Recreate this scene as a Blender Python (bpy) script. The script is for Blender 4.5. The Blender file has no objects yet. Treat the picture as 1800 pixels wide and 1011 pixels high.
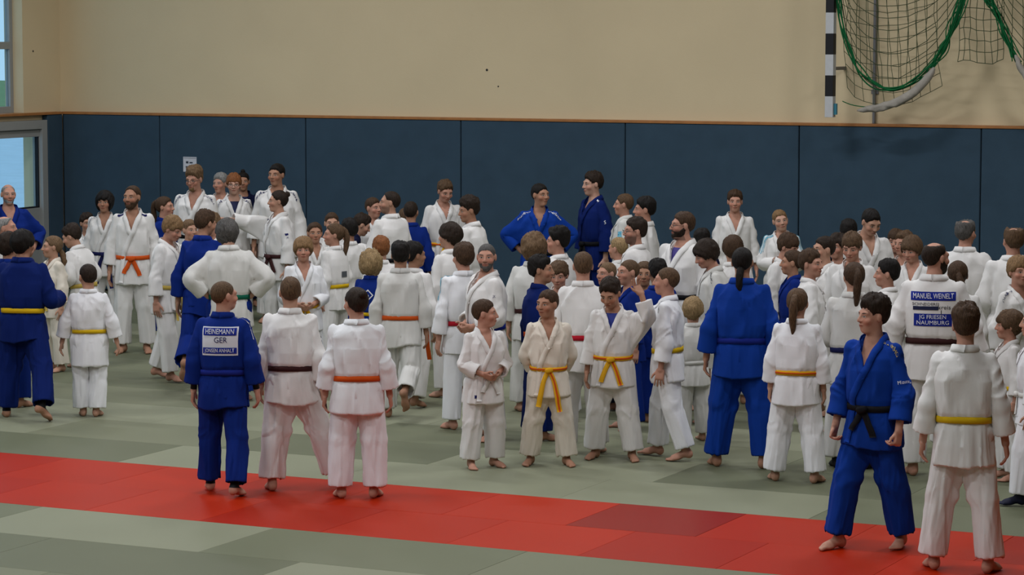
import bpy, bmesh, math, random
import numpy as np
from mathutils import Vector, Matrix
from mathutils.bvhtree import BVHTree

# ------------------------------------------------------------------ camera, world, light, exposure
CAM_H = 3.5
F_PX, IMG_W, IMG_H, HORIZON = 4750.0, 1800.0, 1011.0, 60.0
PITCH = math.atan((IMG_H / 2 - HORIZON) / F_PX)
YAW = math.radians(25.9)
scene = bpy.context.scene
C = scene.collection
cam_data = bpy.data.cameras.new('camera')
cam_data.sensor_width = 36.0
cam_data.lens = F_PX / IMG_W * 36.0
cam_data.clip_end = 300
cam = bpy.data.objects.new('camera', cam_data)
cam.location = (0, 0, CAM_H)
cam.rotation_euler = (math.pi / 2 - PITCH, 0, YAW)
C.objects.link(cam)
scene.camera = cam

world = bpy.data.worlds.new('overcast_sky')
scene.world = world
world.use_nodes = True
bg = world.node_tree.nodes['Background']
bg.inputs[0].default_value = (0.52, 0.79, 1.0, 1)
bg.inputs[1].default_value = 1.0
LAMP_WATT = 119.0

vs = scene.view_settings
vs.view_transform = 'Standard'
vs.look = 'None'
vs.exposure = 0.0
vs.gamma = 1.0
vs.use_curve_mapping = False

# pixel -> place in the hall (floor plan worked out from the photograph)
_f = np.array([-math.sin(YAW) * math.cos(PITCH), math.cos(YAW) * math.cos(PITCH), -math.sin(PITCH)])
_r = np.array([math.cos(YAW), math.sin(YAW), 0.0])
_u = np.cross(_r, _f)
EYE = np.array([0, 0, CAM_H])
def ray(px, py):
    return _f * F_PX + _r * (px - IMG_W / 2) + _u * (IMG_H / 2 - py)
def at_z(px, py, z):
    d = ray(px, py); return EYE + d * ((z - CAM_H) / d[2])
def at_x(px, py, X):
    d = ray(px, py); return EYE + d * (X / d[0])
def at_y(px, py, Y):
    d = ray(px, py); return EYE + d * (Y / d[1])

# ------------------------------------------------------------------ helpers
def link(o, parent=None):
    C.objects.link(o)
    if parent is not None:
        o.parent = parent
    return o
def tag(o, label=None, cat=None, group=None, kind=None):
    if label: o['label'] = label
    if cat: o['category'] = cat
    if group: o['group'] = group
    if kind: o['kind'] = kind
    return o
def empty(name, loc=(0, 0, 0), rz=0.0, parent=None):
    o = bpy.data.objects.new(name, None)
    o.empty_display_size = 0.2
    o.location = loc; o.rotation_euler = (0, 0, rz)
    return link(o, parent)
def np_mesh(name, V, F, smooth=True):
    V = np.asarray(V, dtype=np.float32); F = np.asarray(F, dtype=np.int32)
    me = bpy.data.meshes.new(name)
    if F.shape[1] == 4 and (F[:, 2] == F[:, 3]).any():          # closed tube ends: triangles throughout
        F = np.vstack([F[:, :3], F[F[:, 2] != F[:, 3]][:, [0, 2, 3]]])
    n, k = F.shape
    me.vertices.add(len(V)); me.vertices.foreach_set('co', V.ravel())
    me.loops.add(n * k); me.loops.foreach_set('vertex_index', F.ravel())
    me.polygons.add(n); me.polygons.foreach_set('loop_start', np.arange(0, n * k, k, dtype=np.int32))
    me.polygons.foreach_set('use_smooth', np.full(n, smooth, dtype=bool))
    me.update(calc_edges=True)
    return me
def mesh_obj(name, V, F, mat, parent=None, smooth=True):
    me = np_mesh(name, V, F, smooth)
    me.materials.append(mat)
    return link(bpy.data.objects.new(name, me), parent)
def box_vf(x0, x1, y0, y1, z0, z1):
    V = [(x0,y0,z0),(x1,y0,z0),(x1,y1,z0),(x0,y1,z0),(x0,y0,z1),(x1,y0,z1),(x1,y1,z1),(x0,y1,z1)]
    F = [(0,3,2,1),(4,5,6,7),(0,1,5,4),(1,2,6,5),(2,3,7,6),(3,0,4,7)]
    return V, F
def box(name, x0, x1, y0, y1, z0, z1, mat, parent=None, bevel=0.0):
    bm = bmesh.new()
    V, F = box_vf(x0, x1, y0, y1, z0, z1)
    vs_ = [bm.verts.new(v) for v in V]
    for f in F: bm.faces.new([vs_[i] for i in f])
    if bevel:
        bmesh.ops.bevel(bm, geom=bm.edges[:], offset=bevel, segments=2, affect='EDGES', profile=0.5)
    me = bpy.data.meshes.new(name); bm.to_mesh(me); bm.free()
    me.materials.append(mat)
    return link(bpy.data.objects.new(name, me), parent)
def tube_vf(pts, radii, n=6, cap=True):
    pts = np.asarray(pts, float); m = len(pts)
    radii = np.broadcast_to(np.asarray(radii, float), (m,))
    t = np.gradient(pts, axis=0); t /= np.linalg.norm(t, axis=1)[:, None] + 1e-9
    ref = np.array([0, 0, 1.0]) if abs(t[:, 2]).mean() < .8 else np.array([0, 1.0, 0])
    a = np.cross(t, ref); a /= np.linalg.norm(a, axis=1)[:, None] + 1e-9
    b = np.cross(t, a)
    ang = np.linspace(0, 2 * math.pi, n, endpoint=False)
    V = pts[:, None, :] + radii[:, None, None] * (np.cos(ang)[None, :, None] * a[:, None, :] + np.sin(ang)[None, :, None] * b[:, None, :])
    V = V.reshape(-1, 3)
    F = []
    for i in range(m - 1):
        for j in range(n):
            k = (j + 1) % n
            F.append((i*n+j, i*n+k, (i+1)*n+k, (i+1)*n+j))
    if cap:
        V = np.vstack([V, pts[0], pts[-1]]); c0 = m*n; c1 = c0+1
        for j in range(n):
            k = (j + 1) % n
            F.append((c0, k, j, j)) ; F.append((c1, (m-1)*n+j, (m-1)*n+k, (m-1)*n+k))
    return V, F
class Join:
    """collects pieces of ONE part"""
    def __init__(s): s.V = []; s.F = []; s.n = 0
    def add(s, V, F):
        V = np.asarray(V, float)
        s.V.append(V); s.F += [tuple(i + s.n for i in f) for f in F]; s.n += len(V)
    def build(s, name, mat, parent=None, smooth=True):
        me = bpy.data.meshes.new(name)
        fs = [tuple(dict.fromkeys(f)) for f in s.F]
        me.from_pydata([tuple(v) for v in np.vstack(s.V)], [], [f for f in fs if len(f) > 2])
        me.polygons.foreach_set('use_smooth', np.full(len(me.polygons), smooth, dtype=bool))
        me.materials.append(mat)
        return link(bpy.data.objects.new(name, me), parent)

# ------------------------------------------------------------------ materials (all procedural)
def srgb(r, g, b):
    f = lambda c: (c/255/12.92) if c/255 <= .04045 else ((c/255+.055)/1.055)**2.4
    return (f(r), f(g), f(b))
_mats = {}
def new_mat(name):
    m = bpy.data.materials.new(name); m.use_nodes = True
    nt = m.node_tree
    return m, nt, nt.nodes['Principled BSDF']
def N(nt, kind, **kw):
    n = nt.nodes.new(kind)
    for k, v in kw.items(): setattr(n, k, v)
    return n
def mix_col(nt, fac, a, b, mode='MIX'):
    m = N(nt, 'ShaderNodeMix', data_type='RGBA', blend_type=mode)
    for key, v in (('Factor', fac), ('A', a), ('B', b)):
        s = [i for i in m.inputs if i.name == key and i.type == ('VALUE' if key == 'Factor' else 'RGBA')][0]
        if hasattr(v, 'links') or isinstance(v, bpy.types.NodeSocket): nt.links.new(v, s)
        elif key == 'Factor': s.default_value = v
        else: s.default_value = (*v[:3], 1)
    return [o for o in m.outputs if o.type == 'RGBA'][0]
def math_n(nt, op, a, b=None, c=None, clamp=False):
    m = N(nt, 'ShaderNodeMath', operation=op, use_clamp=clamp)
    for i, v in enumerate((a, b, c)):
        if v is None: continue
        if isinstance(v, bpy.types.NodeSocket): nt.links.new(v, m.inputs[i])
        else: m.inputs[i].default_value = v
    return m.outputs[0]
def surface(name, col, rough=.6, var=.08, scale=6.0, bump=0.0, bscale=120.0, spec=.3, col2=None, metal=0.0, sheen=0.0, mscale=None):
    if name in _mats: return _mats[name]
    m, nt, b = new_mat(name)
    tc = N(nt, 'ShaderNodeTexCoord')
    no = N(nt, 'ShaderNodeTexNoise'); no.inputs['Scale'].default_value = scale; no.inputs['Detail'].default_value = 5
    nt.links.new(tc.outputs['Object'], no.inputs['Vector'])
    c2 = col2 or tuple(c * (1 - var * 2) for c in col)
    ramp = N(nt, 'ShaderNodeMapRange'); ramp.inputs[1].default_value = .3; ramp.inputs[2].default_value = .7
    nt.links.new(no.outputs[0], ramp.inputs[0])
    out = mix_col(nt, ramp.outputs[0], c2, col)
    nt.links.new(out, b.inputs['Base Color'])
    b.inputs['Roughness'].default_value = rough
    b.inputs['Specular IOR Level'].default_value = spec
    b.inputs['Metallic'].default_value = metal
    if sheen: b.inputs['Sheen Weight'].default_value = sheen
    if bump:
        n2 = N(nt, 'ShaderNodeTexNoise'); n2.inputs['Scale'].default_value = bscale; n2.inputs['Detail'].default_value = 3
        nt.links.new(tc.outputs['Object'], n2.inputs['Vector'])
        bp = N(nt, 'ShaderNodeBump'); bp.inputs['Strength'].default_value = bump; bp.inputs['Distance'].default_value = .01
        nt.links.new(n2.outputs[0], bp.inputs['Height']); nt.links.new(bp.outputs[0], b.inputs['Normal'])
    _mats[name] = m
    return m
def fabric(name, col, rough=.85, bump=.14, var=.04, sheen=.0):
    """woven cotton: rice-grain weave as fine relief, faint tone variation"""
    if name in _mats: return _mats[name]
    m, nt, b = new_mat(name)
    tc = N(nt, 'ShaderNodeTexCoord')
    no = N(nt, 'ShaderNodeTexNoise'); no.inputs['Scale'].default_value = 9; no.inputs['Detail'].default_value = 4
    nt.links.new(tc.outputs['Object'], no.inputs['Vector'])
    out = mix_col(nt, no.outputs[0], tuple(c * (1 - 2 * var) for c in col), tuple(min(1, c * (1 + var)) for c in col))
    nt.links.new(out, b.inputs['Base Color'])
    b.inputs['Roughness'].default_value = rough
    b.inputs['Specular IOR Level'].default_value = .15
    b.inputs['Sheen Weight'].default_value = sheen
    mp = N(nt, 'ShaderNodeMapping'); mp.inputs['Scale'].default_value = (260, 260, 150)
    nt.links.new(tc.outputs['Object'], mp.inputs['Vector'])
    vo = N(nt, 'ShaderNodeTexVoronoi'); vo.inputs['Scale'].default_value = 1
    nt.links.new(mp.outputs[0], vo.inputs['Vector'])
    bp = N(nt, 'ShaderNodeBump'); bp.inputs['Strength'].default_value = bump; bp.inputs['Distance'].default_value = .002
    nt.links.new(vo.outputs[0], bp.inputs['Height']); nt.links.new(bp.outputs[0], b.inputs['Normal'])
    _mats[name] = m
    return m
def plain(name, col, rough=.6, spec=.3, metal=0.0):
    return surface(name, col, rough, .04, 20, spec=spec, metal=metal)

def hair_mat(col):
    key = 'hair_%.3f_%.3f_%.3f' % col
    if key in _mats: return _mats[key]
    m, nt, b = new_mat(key)
    at = N(nt, 'ShaderNodeAttribute', attribute_name='rest')
    mp = N(nt, 'ShaderNodeMapping'); mp.inputs['Scale'].default_value = (150, 150, 28)
    nt.links.new(at.outputs['Vector'], mp.inputs['Vector'])
    no = N(nt, 'ShaderNodeTexNoise'); no.inputs['Scale'].default_value = 1; no.inputs['Detail'].default_value = 4
    nt.links.new(mp.outputs[0], no.inputs['Vector'])
    ramp = N(nt, 'ShaderNodeMapRange'); ramp.inputs[1].default_value = .3; ramp.inputs[2].default_value = .7
    nt.links.new(no.outputs[0], ramp.inputs[0])
    out = mix_col(nt, ramp.outputs[0], tuple(c * .5 for c in col), tuple(min(1, c * 1.5) for c in col))
    nt.links.new(out, b.inputs['Base Color'])
    b.inputs['Roughness'].default_value = .55
    b.inputs['Specular IOR Level'].default_value = .12
    bp = N(nt, 'ShaderNodeBump'); bp.inputs['Strength'].default_value = .7; bp.inputs['Distance'].default_value = .006
    nt.links.new(no.outputs[0], bp.inputs['Height']); nt.links.new(bp.outputs[0], b.inputs['Normal'])
    _mats[key] = m
    return m

def skin_mat(skin, hair, shirt=None, sock=None, wrap=None, stubble=0.0):
    """skin with eyes, brows and lips placed in the head's own coordinates (attribute 'rest')"""
    key = 'skin_' + '_'.join(str(v) for v in (skin, hair, shirt, sock, wrap, stubble))
    if key in _mats: return _mats[key]
    m, nt, b = new_mat('skin')
    L = nt.links
    at = N(nt, 'ShaderNodeAttribute', attribute_name='rest')
    sp = N(nt, 'ShaderNodeSeparateXYZ'); L.new(at.outputs['Vector'], sp.inputs[0])
    X, Y, Z = sp.outputs
    AX = math_n(nt, 'ABSOLUTE', X)
    def ell(cx, cz, rx, rz, ax=AX, zz=Z, soft=.25):
        dx = math_n(nt, 'DIVIDE', math_n(nt, 'SUBTRACT', ax, cx), rx)
        dz = math_n(nt, 'DIVIDE', math_n(nt, 'SUBTRACT', zz, cz), rz)
        d = math_n(nt, 'ADD', math_n(nt, 'MULTIPLY', dx, dx), math_n(nt, 'MULTIPLY', dz, dz))
        mr = N(nt, 'ShaderNodeMapRange'); L.new(d, mr.inputs[0])
        mr.inputs[1].default_value = 1 + soft; mr.inputs[2].default_value = 1 - soft
        return mr.outputs[0]
    front = math_n(nt, 'LESS_THAN', Y, -.045)
    no = N(nt, 'ShaderNodeTexNoise'); no.inputs['Scale'].default_value = 28; no.inputs['Detail'].default_value = 3
    L.new(at.outputs['Vector'], no.inputs['Vector'])
    dark = tuple(c * k for c, k in zip(skin, (.86, .74, .70)))
    col = mix_col(nt, no.outputs[0], dark, tuple(min(1, c * 1.08) for c in skin))
    # rosy cheeks, nose and ears
    cheek = math_n(nt, 'MULTIPLY', ell(.045, 1.605, .03, .025, soft=.9), math_n(nt, 'MULTIPLY', front, .45))
    col = mix_col(nt, cheek, col, (skin[0] * 1.0, skin[1] * .62, skin[2] * .58))
    if stubble:
        zz = N(nt, 'ShaderNodeMapRange'); L.new(Z, zz.inputs[0]); zz.inputs[1].default_value = 1.61; zz.inputs[2].default_value = 1.585
        up = math_n(nt, 'GREATER_THAN', Z, 1.51)
        yy = math_n(nt, 'LESS_THAN', Y, .0)
        s = math_n(nt, 'MULTIPLY', math_n(nt, 'MULTIPLY', zz.outputs[0], up), math_n(nt, 'MULTIPLY', yy, stubble))
        col = mix_col(nt, s, col, tuple(c * .6 + .01 for c in hair))
    lips = math_n(nt, 'MULTIPLY', ell(0, 1.5775, .025, .0085), front)
    col = mix_col(nt, math_n(nt, 'MULTIPLY', lips, .75), col, (skin[0] * .72, skin[1] * .38, skin[2] * .36))
    mouth = math_n(nt, 'MULTIPLY', ell(0, 1.5782, .024, .0018), front)
    col = mix_col(nt, mouth, col, (.07, .02, .018))
    nost = math_n(nt, 'MULTIPLY', ell(.008, 1.6015, .0045, .0025), front)
    col = mix_col(nt, nost, col, (.08, .03, .025))
    lid = math_n(nt, 'MULTIPLY', ell(.0325, 1.6425, .0175, .0085), front)
    col = mix_col(nt, math_n(nt, 'MULTIPLY', lid, .6), col, tuple(c * .5 for c in skin))
    eye = math_n(nt, 'MULTIPLY', ell(.0325, 1.6405, .0145, .0058), front)
    col = mix_col(nt, eye, col, (.40, .37, .34))
    iris = math_n(nt, 'MULTIPLY', ell(.0325, 1.641, .0066, .0064), front)
    iris = math_n(nt, 'MULTIPLY', iris, eye)
    col = mix_col(nt, iris, col, (.03, .025, .02))
    bz = math_n(nt, 'SUBTRACT', Z, math_n(nt, 'MULTIPLY', math_n(nt, 'SUBTRACT', AX, .03), .12))
    brow = math_n(nt, 'MULTIPLY', ell(.034, 1.663, .0215, .0052, zz=bz), front)
    col = mix_col(nt, math_n(nt, 'MULTIPLY', brow, .85), col, tuple(c * .7 for c in hair))
    def band(sock_, lo, hi, c_, src=Z):
        k = math_n(nt, 'MULTIPLY', math_n(nt, 'GREATER_THAN', src, lo), math_n(nt, 'LESS_THAN', src, hi))
        return mix_col(nt, k, sock_, c_)
    if shirt:
        k = math_n(nt, 'MULTIPLY', math_n(nt, 'LESS_THAN', Z, 1.447), math_n(nt, 'GREATER_THAN', Z, .8))
        k = math_n(nt, 'MULTIPLY', k, math_n(nt, 'LESS_THAN', AX, .36))
        col = mix_col(nt, k, col, shirt)
    if sock: col = band(col, -1, .16, sock)
    if wrap:
        col = band(col, .062, .135, wrap)
        col = band(col, .63, .70, wrap, AX)
    L.new(col, b.inputs['Base Color'])
    b.inputs['Roughness'].default_value = .6
    b.inputs['Specular IOR Level'].default_value = .25
    b.inputs['Subsurface Weight'].default_value = 0.0
    _mats[key] = m
    return m
# ------------------------------------------------------------------ the hall: floor mats, walls, pads, door, window, ceiling
PAD_H = 2.42
_c = at_z(110, 199, PAD_H)
PX0, PY0 = float(_c[0]), float(_c[1])        # inner corner of the wall pads
PAD_T = 0.10
WX, WY = PX0 - PAD_T, PY0 + PAD_T            # the plastered walls behind the pads
XR = PX0 + 30.0                              # right wall
YF = -6.0                                    # wall behind the viewer
CEIL = 7.2
M_PLASTER = surface('cream_plaster', srgb(218, 200, 164), .9, .035, .8, bump=.10, bscale=60, spec=.1)
M_PAD = surface('blue_grey_pad_fabric', srgb(60, 80, 96), .92, .06, 5, bump=.25, bscale=300, spec=.08)
M_PADGAP = surface('dark_pad_joint', srgb(22, 30, 38), .95, .02, 5)
M_LEDGE = surface('varnished_beech', srgb(176, 118, 66), .45, .12, 9, spec=.35)
M_GREYMETAL = surface('light_grey_painted_metal', srgb(150, 152, 150), .5, .03, 4, spec=.4)
M_SEAL = plain('black_rubber_seal', srgb(25, 27, 32), .7)
M_FLOOR = surface('sports_floor', srgb(120, 110, 90), .5, .05, 2)
M_CEIL = surface('white_ceiling', srgb(205, 200, 188), .9, .03, 1)
M_MARK = plain('dark_scuff', srgb(60, 58, 55), .9)

floor = box('floor', WX - .3, XR, YF, WY + .3, -.24, -.04, M_FLOOR); tag(floor, 'sports hall floor under the judo mats', kind='structure')
wall_back = box('wall_back', WX - .3, XR, WY, WY + .3, -.04, CEIL, M_PLASTER); tag(wall_back, 'cream plastered back wall above blue pads', kind='structure')
# left wall with a door and a window opening; more of the same windows follow towards the viewer
LDOOR0 = float(at_x(83, 230, PX0)[1])        # far edge of the door frame
DOOR_W, DOOR_TOP = 2.3, float(at_x(78, 211, PX0)[2])
WIN_Y1 = float(at_x(40, 100, WX)[1])         # far edge of the window reveal
SILL = PAD_H + .02
wl = Join()
def wall_piece(y0, y1, z0, z1):
    V, F = box_vf(WX - .3, WX, y0, y1, z0, z1); wl.add(V, F)
win_spans = [(WIN_Y1 - 2.6, WIN_Y1)]
for k in range(1, 9):
    y1 = WIN_Y1 - 3.4 * k
    win_spans.append((y1 - 2.6, y1))
WTOP = 6.2
edges = [WY] + [e for s in win_spans for e in (s[1], s[0])] + [YF]
wall_piece(YF, WY, WTOP, CEIL)
for k in range(0, len(edges), 2):
    wall_piece(edges[k + 1], edges[k], SILL, WTOP)
wall_piece(LDOOR0, WY, -.04, SILL)
wall_piece(LDOOR0 - DOOR_W, LDOOR0, DOOR_TOP, SILL)
wall_piece(YF, LDOOR0 - DOOR_W, -.04, SILL)
wall_left = tag(wl.build('wall_left', M_PLASTER, None, False), 'cream side wall with windows and a glazed door', kind='structure')
wall_right = tag(box('wall_right', XR, XR + .3, YF, WY + .3, -.04, CEIL, M_PLASTER), 'cream side wall out of view', kind='structure')
wall_front = tag(box('wall_front', WX - .3, XR + .3, YF - .3, YF, -.04, CEIL, M_PLASTER), 'cream wall behind the viewer', kind='structure')
ceiling = tag(box('ceiling', WX - .3, XR + .3, YF - .3, WY + .3, CEIL, CEIL + .2, M_CEIL), 'white hall ceiling', kind='structure')
# screw marks in the plaster
for px, py, r in ((856, 123, .016), (876, 152, .010)):
    p = at_y(px, py, WY)
    V, F = tube_vf([(p[0], p[1] + .002, p[2]), (p[0], p[1] - .004, p[2])], r, 10)
    mesh_obj('screw_plug', V, F, M_MARK, wall_back, False)
p = at_x(58, 90, WX)
V, F = tube_vf([(p[0] - .002, p[1], p[2]), (p[0] + .004, p[1], p[2])], .014, 10)
mesh_obj('screw_plug', V, F, M_MARK, wall_left, False)

# wall pads: one panel per joint seen in the photograph
joints = [PX0] + [float(at_y(x, 400, PY0)[0]) for x in (282, 538, 810, 1098, 1403, 1722)]
w_ = joints[-1] - joints[-2]
while joints[-1] < XR - w_: joints.append(joints[-1] + w_)
box('pad_backing', PX0 - .02, joints[-1], PY0 + .03, WY - .001, 0, PAD_H - .01, M_PADGAP, wall_back)
for k in range(len(joints) - 1):
    box('wall_pad', joints[k] + .006, joints[k + 1] - .006, PY0, PY0 + .06, .02, PAD_H - .012, M_PAD, wall_back, .012)
box('wall_pad', WX + .002, PX0, LDOOR0 + .02, PY0 - .004, .02, PAD_H - .012, M_PAD, wall_left, .012)
ya = LDOOR0 - DOOR_W - .02
while ya - 2.2 > YF:
    box('wall_pad', WX + .002, PX0, ya - 2.2 + .006, ya - .006, .02, PAD_H - .012, M_PAD, wall_left, .012); ya -= 2.2
tag(box('trim_1', PX0 - .02, joints[-1], PY0 - .012, WY, PAD_H - .012, PAD_H + .022, M_LEDGE, None, .004), 'varnished wooden ledge on top of the pads along the back wall', kind='structure')
tag(box('trim_2', WX - .15, PX0 + .012, YF, PY0 - .012, PAD_H - .012, PAD_H + .022, M_LEDGE, None, .004), 'varnished wooden ledge under the side windows', kind='structure')

# glass that lets the outside show
def glass_mat():
    m, nt, b = new_mat('window_glass')
    b.inputs['Base Color'].default_value = (.93, .97, 1, 1)
    b.inputs['Roughness'].default_value = 0.02
    tr = N(nt, 'ShaderNodeBsdfTransparent'); tr.inputs[0].default_value = (.86, .93, .97, 1)
    gl = N(nt, 'ShaderNodeBsdfGlossy'); gl.inputs['Roughness'].default_value = .03
    mx = N(nt, 'ShaderNodeMixShader')
    mx.inputs[0].default_value = .05; nt.links.new(tr.outputs[0], mx.inputs[1]); nt.links.new(gl.outputs[0], mx.inputs[2])
    nt.links.new(mx.outputs[0], nt.nodes['Material Output'].inputs[0])
    return m
M_GLASS = glass_mat()
# the door beside the pads: frame, leaf, pane
door = empty('door_1', (WX, LDOOR0, 0)); tag(door, 'light grey metal door with a tall glass pane', kind='structure')
def on_door(name, y0, y1, z0, z1, x0, x1, mat, bev=.004):
    return box(name, x0, x1, y0, y1, z0, z1, mat, door, bev)
yd0, yd1 = -DOOR_W, 0.0
on_door('frame_jamb', yd1 - .12, yd1, 0, DOOR_TOP, -.06, .105, M_GREYMETAL)
on_door('frame_jamb', yd0, yd0 + .12, 0, DOOR_TOP, -.06, .105, M_GREYMETAL)
on_door('frame_head', yd0 + .12, yd1 - .12, DOOR_TOP - .12, DOOR_TOP, -.06, .105, M_GREYMETAL)
GZ1 = float(at_x(62, 240, WX)[2]); GZ0 = float(at_x(62, 365, WX)[2]); GY1 = float(at_x(65, 300, WX)[1]) - LDOOR0
on_door('door_stile', GY1, yd1 - .125, .02, DOOR_TOP - .125, -.03, .06, M_GREYMETAL)
on_door('door_stile', yd0 + .125, yd0 + .36, .02, DOOR_TOP - .125, -.03, .06, M_GREYMETAL)
on_door('door_rail', yd0 + .36, GY1, GZ1, DOOR_TOP - .125, -.03, .06, M_GREYMETAL)
on_door('door_rail', yd0 + .36, GY1, .02, GZ0, -.03, .06, M_GREYMETAL)
on_door('glazing_seal', GY1 - .03, GY1, GZ0, GZ1, -.01, .045, M_SEAL, .002)
on_door('glazing_seal', yd0 + .36, GY1 - .03, GZ0, GZ0 + .02, -.01, .045, M_SEAL, .002)
on_door('pane', yd0 + .36, GY1 - .03, GZ0 + .02, GZ1, .005, .012, M_GLASS, 0)
hd = on_door('door_handle', yd0 + .40, yd0 + .54, 1.04, 1.07, .09, .11, M_SEAL, .004)
# windows: frame, one crossbar, two panes
MUL = float(at_x(10, 80, WX - .2)[2])
for k, (y0, y1) in enumerate(win_spans):
    wn = empty('window_%d' % (k + 1), (WX - .2, (y0 + y1) / 2, SILL)); tag(wn, 'white framed hall window above the ledge', kind='structure')
    hw = (y1 - y0) / 2; top = WTOP - SILL; mz = MUL - SILL
    fr = [(-hw, -hw + .07, 0, top), (hw - .07, hw, 0, top), (-hw + .07, hw - .07, 0, .09), (-hw + .07, hw - .07, top - .09, top),
          (-hw + .07, hw - .07, mz - .05, mz + .05), (-.04, .04, .09, mz - .05), (-.04, .04, mz + .05, top - .09)]
    for a, b_, z0, z1 in fr:
        box('window_bar', -.04, .04, a, b_, z0, z1, M_GREYMETAL, wn, .005)
    for a, b_ in ((-hw + .07, -.04), (.04, hw - .07)):
        for z0, z1 in ((.09, mz - .05), (mz + .05, top - .09)):
            box('pane', -.005, .005, a, b_, z0, z1, M_GLASS, wn)
# outside: pavement, lawn, hedge and trees seen through the glass
M_PAVE = surface('pale_wet_paving', srgb(206, 220, 230), .6, .06, 1.5)
M_LAWN = surface('lawn', srgb(120, 150, 96), .95, .15, 3)
M_LEAF = surface('dark_foliage', srgb(46, 58, 44), .9, .3, 6, bump=.5, bscale=14)
tag(box('ground', WX - 60, WX - .3, YF, WY + 60, -.2, -.05, M_PAVE), 'pale paving outside the glass door', kind='structure')
tag(box('lawn', WX - 160, WX - 60, YF - 20, WY + 140, -.25, -.06, M_LAWN), 'green lawn beyond the paving outside', kind='structure')
rng = random.Random(4)

# ceiling lamps: long fluorescent luminaires in rows
M_TUBE, nt_, b_ = new_mat('lit_diffuser')
b_.inputs['Base Color'].default_value = (1, 1, 1, 1)
b_.inputs['Emission Color'].default_value = (.94, .955, 1, 1)
b_.inputs['Emission Strength'].default_value = 2.0
M_HOUSE = plain('white_lamp_housing', srgb(225, 225, 222), .5)
ORD = ('first', 'second', 'third', 'fourth', 'fifth', 'sixth', 'seventh')
for iy, y in enumerate(np.linspace(7.5, WY - 4.4, 5)):
    for ix, x in enumerate(np.linspace(PX0 + 4, PX0 + 16, 3)):
        lm = empty('ceiling_lamp', (x, y, CEIL - .35))
        tag(lm, 'fluorescent ceiling lamp, %s from the windows in the %s row from the viewer' % (ORD[ix], ORD[iy]), 'lamp', 'ceiling lamps in rows')
        box('housing', -.75, .75, -.16, .16, .03, .14, M_HOUSE, lm, .01)
        box('diffuser', -.72, .72, -.14, .14, 0, .03, M_TUBE, lm)
        for sx in (-.6, .6): box('hanger', sx - .01, sx + .01, -.01, .01, .14, .35, M_HOUSE, lm)
        ld = bpy.data.lights.new('lamp_light', 'AREA'); ld.shape = 'RECTANGLE'; ld.size = 1.4; ld.size_y = .3
        ld.energy = LAMP_WATT; ld.color = (.94, .955, 1)
        lo = bpy.data.objects.new('lamp_light', ld); lo.location = (0, 0, -.02); link(lo, lm)

# judo mats: a red safety strip of square mats, grey-green 2 x 1 m mats everywhere else
RED_Y1 = float((at_z(0, 797, 0)[1] + at_z(1800, 943, 0)[1] + at_z(900, 868, 0)[1]) / 3)
JX = float(at_z(1090, 886, 0)[0])
def mat_mat(name, col, rough):
    return surface(name, col, rough, .035, 1.1, bump=.12, bscale=420, spec=.09)
GREENS = [mat_mat('mat_grey_green_%d' % i, srgb(*c), .48) for i, c in enumerate(((121, 124, 101), (113, 117, 94), (136, 139, 116), (106, 110, 88)))]
REDS = [mat_mat('mat_red_%d' % i, srgb(*c), .45) for i, c in enumerate(((172, 36, 3), (164, 32, 3), (178, 39, 4)))]
RED_DARK = mat_mat('mat_red_dark', srgb(144, 25, 4), .36)
_mat_mesh = {}
def mat_mesh(w, d, m):
    key = (w, d, m.name)
    if key not in _mat_mesh:
        bm = bmesh.new(); g = .0012
        V, F = box_vf(g, w - g, g, d - g, -.04, 0)
        vv = [bm.verts.new(v) for v in V]
        for f in F: bm.faces.new([vv[i] for i in f])
        bmesh.ops.bevel(bm, geom=[e for e in bm.edges if all(v.co.z > -.01 for v in e.verts)], offset=.0018, segments=1, affect='EDGES')
        me = bpy.data.meshes.new('judo_mat'); bm.to_mesh(me); bm.free(); me.materials.append(m)
        _mat_mesh[key] = me
    return _mat_mesh[key]
def lay(x, y, w, d, m):
    o = bpy.data.objects.new('judo_mat', mat_mesh(w, d, m)); o.location = (x, y, rng.uniform(-.0012, 0)); link(o, floor)
def in_frame(x, y, w, d):
    for cx, cy in ((x, y), (x + w, y), (x, y + d), (x + w, y + d), (x + w / 2, y + d / 2)):
        v = np.array([cx, cy, 0]) - EYE; q = v @ _f
        if q <= 1: continue
        px, py = 900 + F_PX * (v @ _r) / q, 505.5 - F_PX * (v @ _u) / q
        if -330 < px < 2130 and py < 1200: return True
    return False
n_mat = 0
for row in (1, 2):
    y = RED_Y1 - row
    for k in range(-12, 12):
        x = JX + k - (0 if row == 1 else .45)
        if in_frame(x, y, 1, 1):
            lay(x, y, 1, 1, RED_DARK if (row == 1 and k == 0) else REDS[(k * 2 + row) % 3])
def green_row(y, off, depth=1.0):
    for k in range(-14, 14):
        x = JX - .52 + off + 2 * k
        if x + 2 < PX0 - .02 or x > XR - 2: continue
        xa = max(x, PX0 + .001)
        if in_frame(xa, y, 2, depth):
            lay(xa, y, x + 2 - xa, depth, GREENS[2] if (k == 0 and abs(y - RED_Y1) < .1) else GREENS[rng.randrange(4)])
y = RED_Y1; r_ = 0
while y + .05 < PY0:
    d = min(1.0, PY0 - y - .001); green_row(y, (0, .35, 1.0, 1.3)[r_ % 4], round(d, 3)); y += 1; r_ += 1
y = RED_Y1 - 3
for r_ in range(3):
    green_row(y, (.7, 1.5, .2)[r_]); y -= 1

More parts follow.
